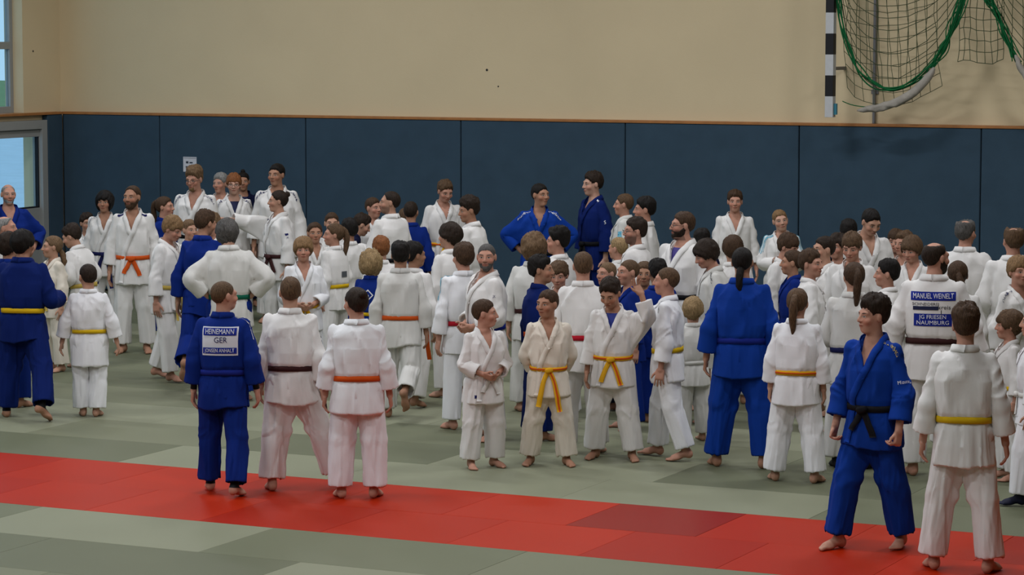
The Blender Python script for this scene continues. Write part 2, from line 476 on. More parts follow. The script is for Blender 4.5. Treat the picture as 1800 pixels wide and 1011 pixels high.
# notice on the pad
pc = at_y(334, 289, PY0)
sign = empty('paper_notice', (pc[0], PY0, pc[2])); tag(sign, 'small white paper notice taped to the blue wall pad', 'sign')
M_PAPER = plain('white_paper', srgb(215, 215, 222), .8)
M_INK = plain('grey_ink', srgb(70, 74, 84), .8)
box('paper', -.105, .105, -.004, -.001, -.10, .10, M_PAPER, sign)
for (a, b_, z0, z1) in ((-.06, -.022, .012, .042), (-.005, .045, .014, .032), (-.065, .05, -.045, -.025), (-.10, .10, .082, .086)):
    box('ink_line', a, b_, -.006, -.004, z0, z1, M_INK, sign)
# ------------------------------------------------------------------ shape fields and surface extraction
def smin(a, b, k):
    h = np.clip(.5 + .5 * (b - a) / k, 0, 1)
    return b * (1 - h) + a * h - k * h * (1 - h)
def smax(a, b, k): return -smin(-a, -b, k)
def sstep(a, b, x):
    t = np.clip((x - a) / (b - a), 0, 1); return t * t * (3 - 2 * t)
def capsule(x, y, z, a, b, ra, rb):
    ax, ay, az = a; bx, by, bz = b[0] - ax, b[1] - ay, b[2] - az
    px, py, pz = x - ax, y - ay, z - az
    h = np.clip((px * bx + py * by + pz * bz) / (bx * bx + by * by + bz * bz), 0, 1)
    return np.sqrt((px - bx * h) ** 2 + (py - by * h) ** 2 + (pz - bz * h) ** 2) - (ra + (rb - ra) * h)
def ellipsoid(x, y, z, c, r):
    px, py, pz = (x - c[0]), (y - c[1]), (z - c[2])
    k0 = np.sqrt((px / r[0]) ** 2 + (py / r[1]) ** 2 + (pz / r[2]) ** 2)
    k1 = np.sqrt((px / r[0] ** 2) ** 2 + (py / r[1] ** 2) ** 2 + (pz / r[2] ** 2) ** 2)
    return np.where(k1 < 1e-6, -min(r), k0 * (k0 - 1) / np.maximum(k1, 1e-6))
def rbox(x, y, z, c, h, r):
    qx, qy, qz = np.abs(x - c[0]) - h[0], np.abs(y - c[1]) - h[1], np.abs(z - c[2]) - h[2]
    o = np.sqrt(np.maximum(qx, 0) ** 2 + np.maximum(qy, 0) ** 2 + np.maximum(qz, 0) ** 2)
    return o + np.minimum(np.maximum(qx, np.maximum(qy, qz)), 0) - r
def profile(x, y, z, tab):
    t = np.array(tab)
    a = np.interp(z, t[:, 0], t[:, 1]); b = np.interp(z, t[:, 0], t[:, 2]); c = np.interp(z, t[:, 0], t[:, 3])
    p = 2.35
    q = (np.abs(x / a) ** p + np.abs((y - c) / b) ** p) ** (1 / p)
    return (q - 1) * np.minimum(a, b)
def surface_nets(xs, ys, zs, D):
    S = D < 0
    nx, ny, nz = D.shape
    cnt = np.zeros((nx - 1, ny - 1, nz - 1), np.int8)
    for i in (0, 1):
        for j in (0, 1):
            for k in (0, 1):
                cnt += S[i:nx - 1 + i, j:ny - 1 + j, k:nz - 1 + k]
    ci, cj, ck = np.nonzero((cnt > 0) & (cnt < 8))
    m = len(ci)
    acc = np.zeros((m, 3)); num = np.zeros(m)
    off = [(i, j, k) for i in (0, 1) for j in (0, 1) for k in (0, 1)]
    for a in off:
        for ax in range(3):
            if a[ax]: continue
            b = list(a); b[ax] = 1
            da = D[ci + a[0], cj + a[1], ck + a[2]]; db = D[ci + b[0], cj + b[1], ck + b[2]]
            cr = (da < 0) != (db < 0)
            t = np.where(cr, da / np.where(cr, da - db, 1), 0)
            pa = np.stack([xs[ci + a[0]], ys[cj + a[1]], zs[ck + a[2]]], 1)
            pb = np.stack([xs[ci + b[0]], ys[cj + b[1]], zs[ck + b[2]]], 1)
            acc += np.where(cr[:, None], pa + (pb - pa) * t[:, None], 0); num += cr
    V = acc / num[:, None]
    idx = np.full((nx - 1, ny - 1, nz - 1), -1, np.int32); idx[ci, cj, ck] = np.arange(m)
    Fs = []
    for ax in range(3):
        A = np.take(S, range(0, D.shape[ax] - 1), ax); B = np.take(S, range(1, D.shape[ax]), ax)
        e = np.array(np.nonzero(A != B))
        o1, o2 = [(1, 2), (2, 0), (0, 1)][ax]
        ok = (e[o1] > 0) & (e[o2] > 0) & (e[o1] < D.shape[o1] - 1) & (e[o2] < D.shape[o2] - 1)
        e = e[:, ok]
        def cell(d1, d2):
            c = e.copy(); c[o1] += d1; c[o2] += d2
            return idx[c[0], c[1], c[2]]
        q = np.stack([cell(-1, -1), cell(0, -1), cell(0, 0), cell(-1, 0)], 1)
        flip = ~A[e[0], e[1], e[2]]
        q[flip] = q[flip][:, ::-1]
        Fs.append(q)
    return V, np.vstack(Fs)
def decimate(V, F, ratio, weight=None):
    me = np_mesh('tmp', V, F)
    o = bpy.data.objects.new('tmp', me); C.objects.link(o)
    md = o.modifiers.new('d', 'DECIMATE'); md.ratio = ratio; md.use_collapse_triangulate = True
    if weight is not None:
        vg = o.vertex_groups.new(name='w')
        for lev in np.unique(np.round(weight, 1)):
            vg.add([int(i) for i in np.nonzero(np.round(weight, 1) == lev)[0]], float(lev), 'REPLACE')
        md.vertex_group = 'w'; md.vertex_group_factor = 1.0; md.invert_vertex_group = False
    dg = bpy.context.evaluated_depsgraph_get()
    m2 = o.evaluated_get(dg).to_mesh()
    m2.calc_loop_triangles()
    v = np.empty(len(m2.vertices) * 3, np.float32); m2.vertices.foreach_get('co', v)
    f = np.empty(len(m2.loop_triangles) * 3, np.int32); m2.loop_triangles.foreach_get('vertices', f)
    o.evaluated_get(dg).to_mesh_clear()
    bpy.data.objects.remove(o); bpy.data.meshes.remove(me)
    return v.reshape(-1, 3).astype(float), f.reshape(-1, 3)
def edges_of(F):
    F = np.asarray(F); return np.vstack([F[:, [i, (i + 1) % F.shape[1]]] for i in range(F.shape[1])])
def relax_where(V, E, mask, it=4, lam=.5):
    n = np.maximum(np.bincount(E[:, 0], minlength=len(V)), 1)
    for _ in range(it):
        s = np.stack([np.bincount(E[:, 0], V[E[:, 1], a], len(V)) for a in range(3)], 1) / n[:, None]
        V = V + (lam * mask)[:, None] * (s - V)
    return V
def relax(V, F, it=2, lam=.5):
    F = np.asarray(F); E = np.vstack([F[:, [i, (i + 1) % F.shape[1]]] for i in range(F.shape[1])])
    for _ in range(it):
        s = np.zeros_like(V); n = np.zeros(len(V))
        np.add.at(s, E[:, 0], V[E[:, 1]]); np.add.at(n, E[:, 0], 1)
        V = V + lam * (s / np.maximum(n, 1)[:, None] - V)
    return V
def normals(V, F):
    F = np.asarray(F)
    n = np.cross(V[F[:, 1]] - V[F[:, 0]], V[F[:, 2]] - V[F[:, 0]])
    out = np.zeros_like(V)
    for i in range(F.shape[1]):
        for ax in range(3):
            out[:, ax] += np.bincount(F[:, i], n[:, ax], len(V))
    return out / (np.linalg.norm(out, axis=1)[:, None] + 1e-12)
def vnoise(P, seed=0):
    P = P + seed * 17.31
    i = np.floor(P).astype(np.int64); f = P - i; f = f * f * (3 - 2 * f)
    r = np.zeros(len(P))
    for a in (0, 1):
        for b in (0, 1):
            for c in (0, 1):
                h = ((i[:, 0] + a) * 73856093) ^ ((i[:, 1] + b) * 19349663) ^ ((i[:, 2] + c) * 83492791)
                h = (h ^ (h >> 13)) * 1274126177 & 0xFFFFFF
                w = (f[:, 0] if a else 1 - f[:, 0]) * (f[:, 1] if b else 1 - f[:, 1]) * (f[:, 2] if c else 1 - f[:, 2])
                r += w * (h / 0xFFFFFF)
    return r
def ridge(P, seed): return 1 - np.abs(2 * vnoise(P, seed) - 1)

# ------------------------------------------------------------------ the body, once, arms held out (front is -y, its left is +x)
JT = {k: np.array(v, float) for k, v in dict(
    pelvis=(0, 0, .95), spine=(0, 0, 1.05), chest=(0, .01, 1.20), neck=(0, .02, 1.46), head=(0, .01, 1.54),
    armL=(.17, 0, 1.41), armR=(-.17, 0, 1.41), foreL=(.46, 0, 1.41), foreR=(-.46, 0, 1.41), handL=(.71, 0, 1.41), handR=(-.71, 0, 1.41),
    thighL=(.095, 0, .90), thighR=(-.095, 0, .90), shinL=(.1, 0, .48), shinR=(-.1, 0, .48), footL=(.1, .01, .085), footR=(-.1, .01, .085)).items()}
BONES = list(JT)
BI = {b: i for i, b in enumerate(BONES)}
HEAD_C = np.array([0, .008, 1.640])
FINGERS = [(-.030, -.041, .070), (-.010, -.013, .080), (.011, .015, .073), (.031, .042, .056)]
def skull(x, y, z):
    d = ellipsoid(x, y, z, (0, .018, 1.662), (.075, .096, .088))
    d = smin(d, ellipsoid(x, y, z, (0, -.022, 1.605), (.060, .072, .084)), .035)
    return smin(d, ellipsoid(x, y, z, (0, -.062, 1.545), (.028, .026, .022)), .03)
def body_field(xs, ys, zs):
    D = np.full((len(xs), len(ys), len(zs)), 1.0)
    def put(fn, lo, hi, k, mode='u', mg=.05):
        sl = []
        for g, a, b in zip((xs, ys, zs), lo, hi):
            i0 = np.searchsorted(g, a - mg); i1 = np.searchsorted(g, b + mg)
            sl.append(slice(i0, max(i0 + 1, i1)))
        X = xs[sl[0]][:, None, None]; Y = ys[sl[1]][None, :, None]; Z = zs[sl[2]][None, None, :]
        v = fn(X, Y, Z); sl = tuple(sl)
        D[sl] = smin(D[sl], v, k) if mode == 'u' else smax(D[sl], -v, k)
    tab = [(.80, .15, .11, .005), (.88, .163, .118, .006), (.95, .165, .118, .004), (1.05, .138, .098, 0), (1.2, .150, .108, 0), (1.32, .150, .108, .005),
           (1.40, .118, .086, .012), (1.45, .082, .068, .02), (1.49, .06, .055, .02)]
    put(lambda x, y, z: np.maximum(profile(x, y, z, tab), np.maximum(.80 - z, z - 1.485)), (-.2, -.14, .8), (.2, .14, 1.49), .02)
    for s in (-1, 1):
        put(lambda x, y, z: capsule(x, y, z, (s*.09, 0, .90), (s*.1, 0, .48), .084, .056), (min(s*.18, 0), -.1, .4), (max(s*.18, 0), .1, 1.0), .03)
        put(lambda x, y, z: capsule(x, y, z, (s*.1, 0, .48), (s*.1, .012, .09), .054, .037), (min(s*.17, 0), -.1, .05), (max(s*.17, 0), .1, .55), .02)
        put(lambda x, y, z: ellipsoid(x, y, z, (s*.1, .022, .36), (.05, .052, .12)), (min(s*.17, 0), -.1, .2), (max(s*.17, 0), .1, .5), .03)
        put(lambda x, y, z: ellipsoid(x, y, z, (s*.1, .038, .038), (.034, .036, .040)), (min(s*.2, 0), -.05, 0), (max(s*.2, 0), .12, .1), .02)
        put(lambda x, y, z: capsule(x, y, z, (s*.1, .02, .055), (s*.11, -.105, .026), .038, .030), (min(s*.2, 0), -.2, 0), (max(s*.2, 0), .1, .12), .025)
        put(lambda x, y, z: ellipsoid(x, y, z, (s*.110, -.095, .018), (.045, .055, .022)), (min(s*.2, 0), -.2, 0), (max(s*.2, 0), .1, .1), .02)
        for tx, ty, tr in ((.082, -.172, .0145), (.103, -.168, .0105), (.120, -.158, .0100), (.135, -.146, .0095), (.147, -.130, .0090)):
            put(lambda x, y, z: capsule(x, y, z, (s*(tx*.6+.044), ty + .05, .018), (s*tx, ty, .013), tr, tr), (min(s*.2, 0), -.21, 0), (max(s*.2, 0), 0, .05), .006)
        put(lambda x, y, z: capsule(x, y, z, (s*.13, .005, 1.40), (s*.46, 0, 1.41), .034, .025), (min(s*.05, s*.55), -.1, 1.3), (max(s*.05, s*.55), .1, 1.5), .03)
        put(lambda x, y, z: capsule(x, y, z, (s*.46, 0, 1.41), (s*.715, 0, 1.41), .027, .0265), (min(s*.4, s*.75), -.07, 1.35), (max(s*.4, s*.75), .07, 1.47), .02)
        put(lambda x, y, z: rbox(x, y, z, (s*.760, 0, 1.41), (.036, .028, .003), .011), (min(s*.7, s*.85), -.06, 1.38), (max(s*.7, s*.85), .06, 1.44), .014)
        for fy, ty, ln in FINGERS:
            put(lambda x, y, z: capsule(x, y, z, (s*.790, fy, 1.411), (s*(.80 + ln), ty, 1.409), .0092, .0072), (min(s*.77, s*.9), -.06, 1.39), (max(s*.77, s*.9), .06, 1.43), .004, mg=.02)
        put(lambda x, y, z: capsule(x, y, z, (s*.735, -.025, 1.405), (s*.772, -.060, 1.398), .014, .0105), (min(s*.7, s*.82), -.1, 1.37), (max(s*.7, s*.82), .0, 1.43), .010, mg=.02)
        put(lambda x, y, z: capsule(x, y, z, (s*.772, -.060, 1.398), (s*.802, -.072, 1.394), .0105, .008), (min(s*.75, s*.84), -.1, 1.37), (max(s*.75, s*.84), .0, 1.43), .006, mg=.02)
    put(lambda x, y, z: capsule(x, y, z, (0, .028, 1.43), (0, .006, 1.58), .060, .054), (-.1, -.1, 1.36), (.1, .12, 1.64), .025)
    put(skull, (-.1, -.12, 1.5), (.1, .14, 1.78), .018)
    put(lambda x, y, z: capsule(x, y, z, (-.042, -.070, 1.662), (.042, -.070, 1.662), .016, .016), (-.08, -.12, 1.63), (.08, 0, 1.70), .02)
    for s in (-1, 1):
        put(lambda x, y, z: ellipsoid(x, y, z, (s*.033, -.101, 1.642), (.019, .018, .012)), (s*.033-.03, -.14, 1.61), (s*.033+.03, -.06, 1.67), .014, 's')
        put(lambda x, y, z: ellipsoid(x, y, z, (s*.0325, -.071, 1.641), (.0145, .0145, .0125)), (s*.033-.03, -.14, 1.61), (s*.033+.03, -.05, 1.67), .004)
        put(lambda x, y, z: ellipsoid(x, y, z, (s*.046, -.062, 1.610), (.022, .022, .020)), (min(s*.02, s*.08), -.11, 1.58), (max(s*.02, s*.08), 0, 1.65), .022)
        put(lambda x, y, z: ellipsoid(x, y, z, (s*.0795, .010, 1.634), (.010, .019, .031)), (min(s*.06, s*.1), -.04, 1.58), (max(s*.06, s*.1), .06, 1.69), .008)
    put(lambda x, y, z: capsule(x, y, z, (0, -.090, 1.650), (0, -.109, 1.613), .0085, .0115), (-.04, -.14, 1.58), (.04, -.04, 1.68), .012)
    put(lambda x, y, z: capsule(x, y, z, (-.013, -.100, 1.609), (.013, -.100, 1.609), .0085, .0085), (-.04, -.14, 1.58), (.04, -.04, 1.64), .008)
    put(lambda x, y, z: ellipsoid(x, y, z, (0, -.088, 1.582), (.025, .013, .0075)), (-.04, -.12, 1.56), (.04, -.05, 1.60), .008)
    put(lambda x, y, z: ellipsoid(x, y, z, (0, -.086, 1.571), (.022, .013, .0075)), (-.04, -.12, 1.55), (.04, -.05, 1.60), .006)
    D = np.maximum(D, -zs[None, None, :] + .0)
    return D
def axis(*segs):
    out = [np.array([segs[0][0]])]
    for a, b, st in segs:
        n = max(1, int(round((b - a) / st))); out.append(np.linspace(a, b, n + 1)[1:])
    return np.concatenate(out)
gx = axis((-.92, -.69, .0055), (-.69, -.20, .022), (-.20, -.09, .011), (-.09, .09, .0055), (.09, .20, .011), (.20, .69, .022), (.69, .92, .0055))
gy = axis((-.21, -.12, .006), (-.12, .09, .0048), (.09, .145, .008))
gz = axis((-.012, .08, .006), (.08, 1.36, .024), (1.36, 1.385, .008), (1.385, 1.435, .0048), (1.435, 1.50, .008), (1.50, 1.77, .0055))
BV, BF = surface_nets(gx, gy, gz, body_field(gx, gy, gz))
BV = relax(BV, BF, 1, .35)
BODY = {}
_w = np.where((BV[:, 2] > 1.52) & (BV[:, 1] < -.02), 1.0, .5)
def body_weights(V):
    x, y, z = V.T
    ax = np.abs(x)
    W = np.zeros((len(V), len(BONES)))
    arm = sstep(.12, .20, ax) * sstep(1.28, 1.36, z)
    leg = 1 - sstep(.80, .96, z); leg *= 1
    sp1 = sstep(.96, 1.08, z); sp2 = sstep(1.08, 1.24, z); nk = sstep(1.43, 1.49, z); hd = sstep(1.50, 1.56, z)
    base = 1 - arm
    W[:, BI['head']] = base * hd
    W[:, BI['neck']] = base * nk * (1 - hd)
    W[:, BI['chest']] = base * sp2 * (1 - nk)
    W[:, BI['spine']] = base * sp1 * (1 - sp2)
    W[:, BI['pelvis']] = base * (1 - sp1) * (1 - leg)
    kn = 1 - sstep(.43, .53, z); an = 1 - sstep(.06, .115, z)
    el = sstep(.42, .50, ax); wr = sstep(.69, .73, ax)
    for s, side in ((1, 'L'), (-1, 'R')):
        m = sstep(-.02, .02, s * x)
        W[:, BI['thigh' + side]] = base * leg * m * (1 - kn)
        W[:, BI['shin' + side]] = base * leg * m * kn * (1 - an)
        W[:, BI['foot' + side]] = base * leg * m * kn * an
        sm = (s * x > 0)
        W[:, BI['arm' + side]] = arm * sm * (1 - el)
        W[:, BI['fore' + side]] = arm * sm * el * (1 - wr)
        W[:, BI['hand' + side]] = arm * sm * el * wr
    return W / W.sum(1)[:, None]
for lod, r in ((0, .165), (1, .10), (2, .24)):
    v, f = decimate(BV, BF, r)
    BODY[lod] = (v, f, body_weights(v))
def curl_fingers(V, curl):
    """curl = {side: (index, middle, ring, little, thumb)} in degrees, bent towards the palm"""
    V = V.copy()
    for side, s in (('L', 1), ('R', -1)):
        cs = curl[side]
        m = (s * V[:, 0] > .788) & (V[:, 2] > 1.38)
        x = s * V[:, 0]; lanes = np.array([(f[0] + f[1]) / 2 for f in FINGERS])
        fr = np.clip((x - .79) / .09, 0, 1)
        cen = np.array([[f[0] + (f[1] - f[0]) * t for f in FINGERS] for t in fr])
        lane = np.argmin(np.abs(V[:, 1][:, None] - cen), 1)
        thumb = (V[:, 1] < -.05) & (x < .83) & (V[:, 2] < 1.409)
        for li in range(4):
            sel = m & (lane == li) & ~thumb
            if not sel.any(): continue
            c = math.radians(cs[li])
            ln = FINGERS[li][2]
            for jx, frac in ((.797 + ln * .62, .45), (.797, .55)):
                d = x[sel] - jx; t = sstep(-.006, .008, d)
                a = -c * frac * 1.6 * t
                px, pz = V[sel, 0] * s - jx, V[sel, 2] - 1.408
                nx = np.where(d > -.006, px * np.cos(a) - pz * np.sin(a), px); nz = np.where(d > -.006, px * np.sin(a) + pz * np.cos(a), pz)
                V[sel, 0] = s * (nx + jx); V[sel, 2] = nz + 1.408
    return V

# ------------------------------------------------------------------ clothes, once: jacket with arms hanging off the body, trousers
ARM_A = math.radians(18)
def rot_y(a): c, s = math.cos(a), math.sin(a); return np.array([[c, 0, s], [0, 1, 0], [-s, 0, c]])
def rot_x(a): c, s = math.cos(a), math.sin(a); return np.array([[1, 0, 0], [0, c, -s], [0, s, c]])
def rot_z(a): c, s = math.cos(a), math.sin(a); return np.array([[c, -s, 0], [s, c, 0], [0, 0, 1]])
RA = {'L': rot_y(math.pi / 2 - ARM_A), 'R': rot_y(-(math.pi / 2 - ARM_A))}
SHO = {'L': JT['armL'], 'R': JT['armR']}
def arm_pt(side, dist, off=(0, 0)):
    s = 1 if side == 'L' else -1
    return SHO[side] + RA[side] @ np.array([s * dist, off[0], off[1]])
J_TAB = [(.66, .214, .168, .008), (.74, .207, .160, .008), (.86, .196, .150, .006), (.96, .178, .134, .004), (1.005, .166, .123, .002), (1.035, .166, .123, .002),
         (1.07, .180, .137, .004), (1.15, .186, .141, .004), (1.28, .190, .140, .006), (1.36, .178, .126, .010), (1.415, .140, .104, .016), (1.46, .090, .083, .022), (1.50, .074, .072, .022), (1.56, .066, .066, .014)]
HEM = .735
SLEEVE_END = .475
def j_torso(x, y, z):
    d = profile(x, y, z, J_TAB)
    for s in (1, -1):
        d = smin(d, capsule(x, y, z, (s*.045, .018, 1.450), (s*.152, .012, 1.396), .046, .047), .03)
    return np.maximum(d, np.maximum(HEM - z, z - 1.50))
def j_sleeve(x, y, z, side):
    a = SHO[side]; e = arm_pt(side, .29); w = arm_pt(side, .56)
    dr = (w - a) / np.linalg.norm(w - a)
    d = capsule(x, y, z, a - dr * .01, e, .049, .066)
    d = smin(d, capsule(x, y, z, e, w, .066, .084), .02)
    t = (x - a[0]) * dr[0] + (y - a[1]) * dr[1] + (z - a[2]) * dr[2]
    d = np.maximum(d, t - SLEEVE_END)
    inner = np.maximum(capsule(x, y, z, a, w, .032, .064), SLEEVE_END - .06 - t)
    return np.maximum(d, -inner)
def j_full(x, y, z):
    d = j_torso(x, y, z)
    for side in ('L', 'R'):
        d = smin(d, j_sleeve(x, y, z, side), .024)
    return d
V_BOT = 1.25
def j_field(x, y, z):
    d = j_full(x, y, z)
    wedge = np.maximum(np.abs(x) - (z - V_BOT) * .29, y - .0)
    d = np.maximum(d, -wedge)
    d = np.maximum(d, -capsule(x, y, z, (0, .012, 1.40), (0, .012, 1.60), .060, .066))
    slit = np.maximum(np.abs(y - .01) - np.maximum(.002 + (.87 - z) * .10, 0), np.maximum(z - .87, .13 - np.abs(x)))
    d = np.maximum(d, -slit)
    hollow = np.maximum(profile(x, y, z, [(a, b - .024, c - .024, e) for a, b, c, e in J_TAB]), z - (HEM + .07))
    return np.maximum(d, -hollow)
jx = axis((-.46, .46, .0092)); jy = axis((-.20, .21, .0092)); jz = axis((.71, 1.53, .0092))
JV, JF = surface_nets(jx, jy, jz, j_field(jx[:, None, None], jy[None, :, None], jz[None, None, :]))
JV = relax(JV, JF, 1, .3)
def jacket_weights(V, skirt=.6):
    x, y, z = V.T
    W = np.zeros((len(V), len(BONES)))
    dt = j_torso(x, y, z)
    tot = np.ones(len(V))
    for s, side in ((1, 'L'), (-1, 'R')):
        e = arm_pt(side, .29); dr = RA[side] @ np.array([s, 0, 0])
        ds = j_sleeve(x, y, z, side)
        t = (V - SHO[side]) @ dr
        w = sstep(-.035, .045, dt - ds) * (s * x > .08) * sstep(-.06, .07, t)
        el = sstep(.22, .36, t)
        W[:, BI['arm' + side]] = w * (1 - el); W[:, BI['fore' + side]] = w * el
        tot -= w
    sp1 = sstep(.97, 1.08, z); sp2 = sstep(1.08, 1.26, z)
    nk = .6 * sstep(1.45, 1.52, z)
    W[:, BI['neck']] = tot * nk
    W[:, BI['chest']] = tot * sp2 * (1 - nk); W[:, BI['spine']] = tot * sp1 * (1 - sp2)
    th = skirt * (1 - sstep(.72, .98, z))
    W[:, BI['pelvis']] = tot * (1 - sp1) * (1 - th)
    m = sstep(-.12, .12, x)
    W[:, BI['thighL']] = tot * (1 - sp1) * th * m; W[:, BI['thighR']] = tot * (1 - sp1) * th * (1 - m)
    return W / W.sum(1)[:, None]
def cut_z(x, y, z):
    d = profile(x, y, z, [(.80, .17, .14, .008), (.90, .182, .142, .006), (1.0, .165, .12, .002), (1.06, .15, .11, .002)])
    d = np.maximum(d, np.maximum(.79 - z, z - 1.06))
    for s in (1, -1):
        g = capsule(x, y, z, (s*.092, .005, .92), (s*.108, 0, .50), .110, .093)
        g = smin(g, capsule(x, y, z, (s*.108, 0, .50), (s*.114, .012, .06), .093, .094), .02)
        inner = np.maximum(capsule(x, y, z, (s*.108, 0, .50), (s*.114, .012, .06), .076, .078), z - .20)
        g = np.maximum(g, -inner)
        d = smin(d, g, .018)
    return np.maximum(d, .105 - z)
tx_ = axis((-.24, .24, .010)); ty_ = axis((-.16, .17, .010)); tz_ = axis((.085, 1.08, .011))
TV, TF = surface_nets(tx_, ty_, tz_, cut_z(tx_[:, None, None], ty_[None, :, None], tz_[None, None, :]))
TV = relax(TV, TF, 1, .3)
def trouser_weights(V):
    x, y, z = V.T
    W = np.zeros((len(V), len(BONES)))
    leg = 1 - sstep(.82, .98, z); kn = 1 - sstep(.40, .56, z)
    m = sstep(-.03, .03, x)
    W[:, BI['pelvis']] = 1 - leg
    for s, mm in (('L', m), ('R', 1 - m)):
        W[:, BI['thigh' + s]] = leg * mm * (1 - kn); W[:, BI['shin' + s]] = leg * mm * kn
    return W
JACKET, TROUSER = {}, {}
def jacket_side(V, F):
    """+1 on the outside of the cloth, -1 on its lining, so that both move together"""
    W = jacket_weights(V); n = normals(V, F)
    wa = W[:, BI['armL']] + W[:, BI['armR']] + W[:, BI['foreL']] + W[:, BI['foreR']]
    c = np.stack([np.zeros(len(V)), np.full(len(V), .006), V[:, 2]], 1)
    for side, s in (('L', 1), ('R', -1)):
        dr = RA[side] @ np.array([s, 0, 0.]); t = (V - SHO[side]) @ dr
        m = (wa > .5) & (s * V[:, 0] > 0)
        c[m] = (SHO[side] + t[:, None] * dr)[m]
    return np.sign(((V - c) * n).sum(1) + 1e-6)
for lod, rj, rt in ((0, .24, .17), (1, .12, .09), (2, .50, .42)):
    v, f = decimate(JV, JF, rj); JACKET[lod] = (v, f, jacket_weights(v), edges_of(f), jacket_side(v, f))
    v, f = decimate(TV, TF, rt); TROUSER[lod] = (v, f, trouser_weights(v), np.sign(((v - np.stack([np.sign(v[:, 0]) * .105, np.zeros(len(v)), v[:, 2]], 1)) * normals(v, f)).sum(1) + 1e-6))
def project(P, fn=j_full, it=8):
    P = np.array(P, float); e = 1e-3
    for _ in range(it):
        x, y, z = P.T
        d = fn(x, y, z)
        g = np.stack([fn(x + e, y, z) - d, fn(x, y + e, z) - d, fn(x, y, z + e) - d], 1) / e
        P -= np.clip(d, -.05, .05)[:, None] * g / np.maximum((g * g).sum(1), .2)[:, None]
    x, y, z = P.T; d = fn(x, y, z)
    g = np.stack([fn(x + e, y, z) - d, fn(x, y + e, z) - d, fn(x, y, z + e) - d], 1)
    return P, g / (np.linalg.norm(g, axis=1)[:, None] + 1e-9)
def j_open(x, y, z):                      # jacket outline without its cut ends (for laying bands and tails on it)
    d = profile(x, y, z, J_TAB)
    for s in (1, -1):
        d = smin(d, capsule(x, y, z, (s*.045, .018, 1.450), (s*.152, .012, 1.396), .046, .047), .03)
    return d
def resample(pts, n):
    pts = np.asarray(pts, float)
    s = np.concatenate([[0], np.cumsum(np.linalg.norm(np.diff(pts, axis=0), axis=1))])
    # smooth Catmull-Rom style resampling through repeated averaging
    t = np.linspace(0, s[-1], n)
    q = np.stack([np.interp(t, s, pts[:, i]) for i in range(3)], 1)
    for _ in range(3): q[1:-1] = (q[:-2] + 2 * q[1:-1] + q[2:]) / 4
    return q
def ribbon(path, width, thick, fn=j_open, lift=.002, n=26, snap=True):
    q = resample(path, n)
    if snap: q, nr = project(q, fn)
    else: _, nr = project(q, fn)
    stand = sstep(1.42, 1.462, q[:, 2])[:, None]          # the collar stands up round the neck
    nr = nr * (1 - stand) + stand * np.stack([q[:, 0], q[:, 1] - .012, np.full(len(q), .03)], 1) / (np.hypot(q[:, 0], q[:, 1] - .012) + 1e-6)[:, None]
    nr /= np.linalg.norm(nr, axis=1)[:, None]
    t = np.gradient(q, axis=0); t /= np.linalg.norm(t, axis=1)[:, None]
    w = np.cross(nr, t); w /= np.linalg.norm(w, axis=1)[:, None]
    q = q + nr * lift
    V = np.concatenate([q - w * width / 2, q - w * width / 2 + nr * thick, q + nr * thick * 1.15, q + w * width / 2 + nr * thick, q + w * width / 2, q])
    F = []
    k = 6
    for i in range(n - 1):
        for j in range(k):
            a, b = j * n + i, ((j + 1) % k) * n + i
            F.append((a, b, b + 1, a + 1))
    for i in (0, n - 1):
        r = [j * n + i for j in range(k)]
        if i: r = r[::-1]
        F.append((r[0], r[1], r[2], r[5])); F.append((r[5], r[2], r[3], r[4]))
    return V, np.array(F)
neck_b = [(0, .092, 1.492), (.040, .084, 1.492), (.068, .050, 1.490), (.080, .0, 1.472), (.080, -.052, 1.435)]
v_edge = lambda z, s: (s * ((z - V_BOT) * .29 + .012), -.16, z)
# left front (worn on top) runs on across the belly to the hem
over = neck_b + [v_edge(z, 1) for z in (1.40, 1.36, 1.32, 1.275)] + [(-.020, -.16, 1.225), (-.07, -.16, 1.11), (-.10, -.15, 1.03), (-.11, -.17, .90), (-.115, -.18, .755)]
under = [(-a, b, c) for a, b, c in neck_b] + [v_edge(z, -1) for z in (1.40, 1.36, 1.32, 1.275)] + [(.012, -.16, 1.23)]
LAP = []
for pth, lift, n in ((over, .004, 34), (under, .0015, 22)):
    v, f = ribbon(pth, .050, .0045, lift=lift, n=n)
    LAP.append((v, f, jacket_weights(v)))
_v = np.concatenate([LAP[0][0], LAP[1][0]]); _f2 = np.concatenate([LAP[0][1], LAP[1][1] + len(LAP[0][0])])
LAPEL = (_v, _f2, jacket_weights(_v))
def band_ring(z, h, off, n=44):
    th = np.linspace(0, 2 * math.pi, n, endpoint=False)
    P = np.stack([.19 * np.sin(th), -.15 * np.cos(th), np.full(n, z) - .008 * np.cos(th)], 1)
    P, nr = project(P, j_open); nr[:, 2] = 0
    P[:, 2] = z - .008 * np.cos(th)
    up = np.array([0, 0, h / 2])
    V = np.concatenate([P + nr * off - up, P + nr * (off + .007) - up * .9, P + nr * (off + .007) + up * .9, P + nr * off + up])
    F = [(j * n + i, j * n + (i + 1) % n, ((j + 1) % 4) * n + (i + 1) % n, ((j + 1) % 4) * n + i) for j in range(4) for i in range(n)]
    return V, np.array(F)
_v, _f2 = band_ring(1.02, .050, .003); BELT = (_v, _f2, jacket_weights(_v))
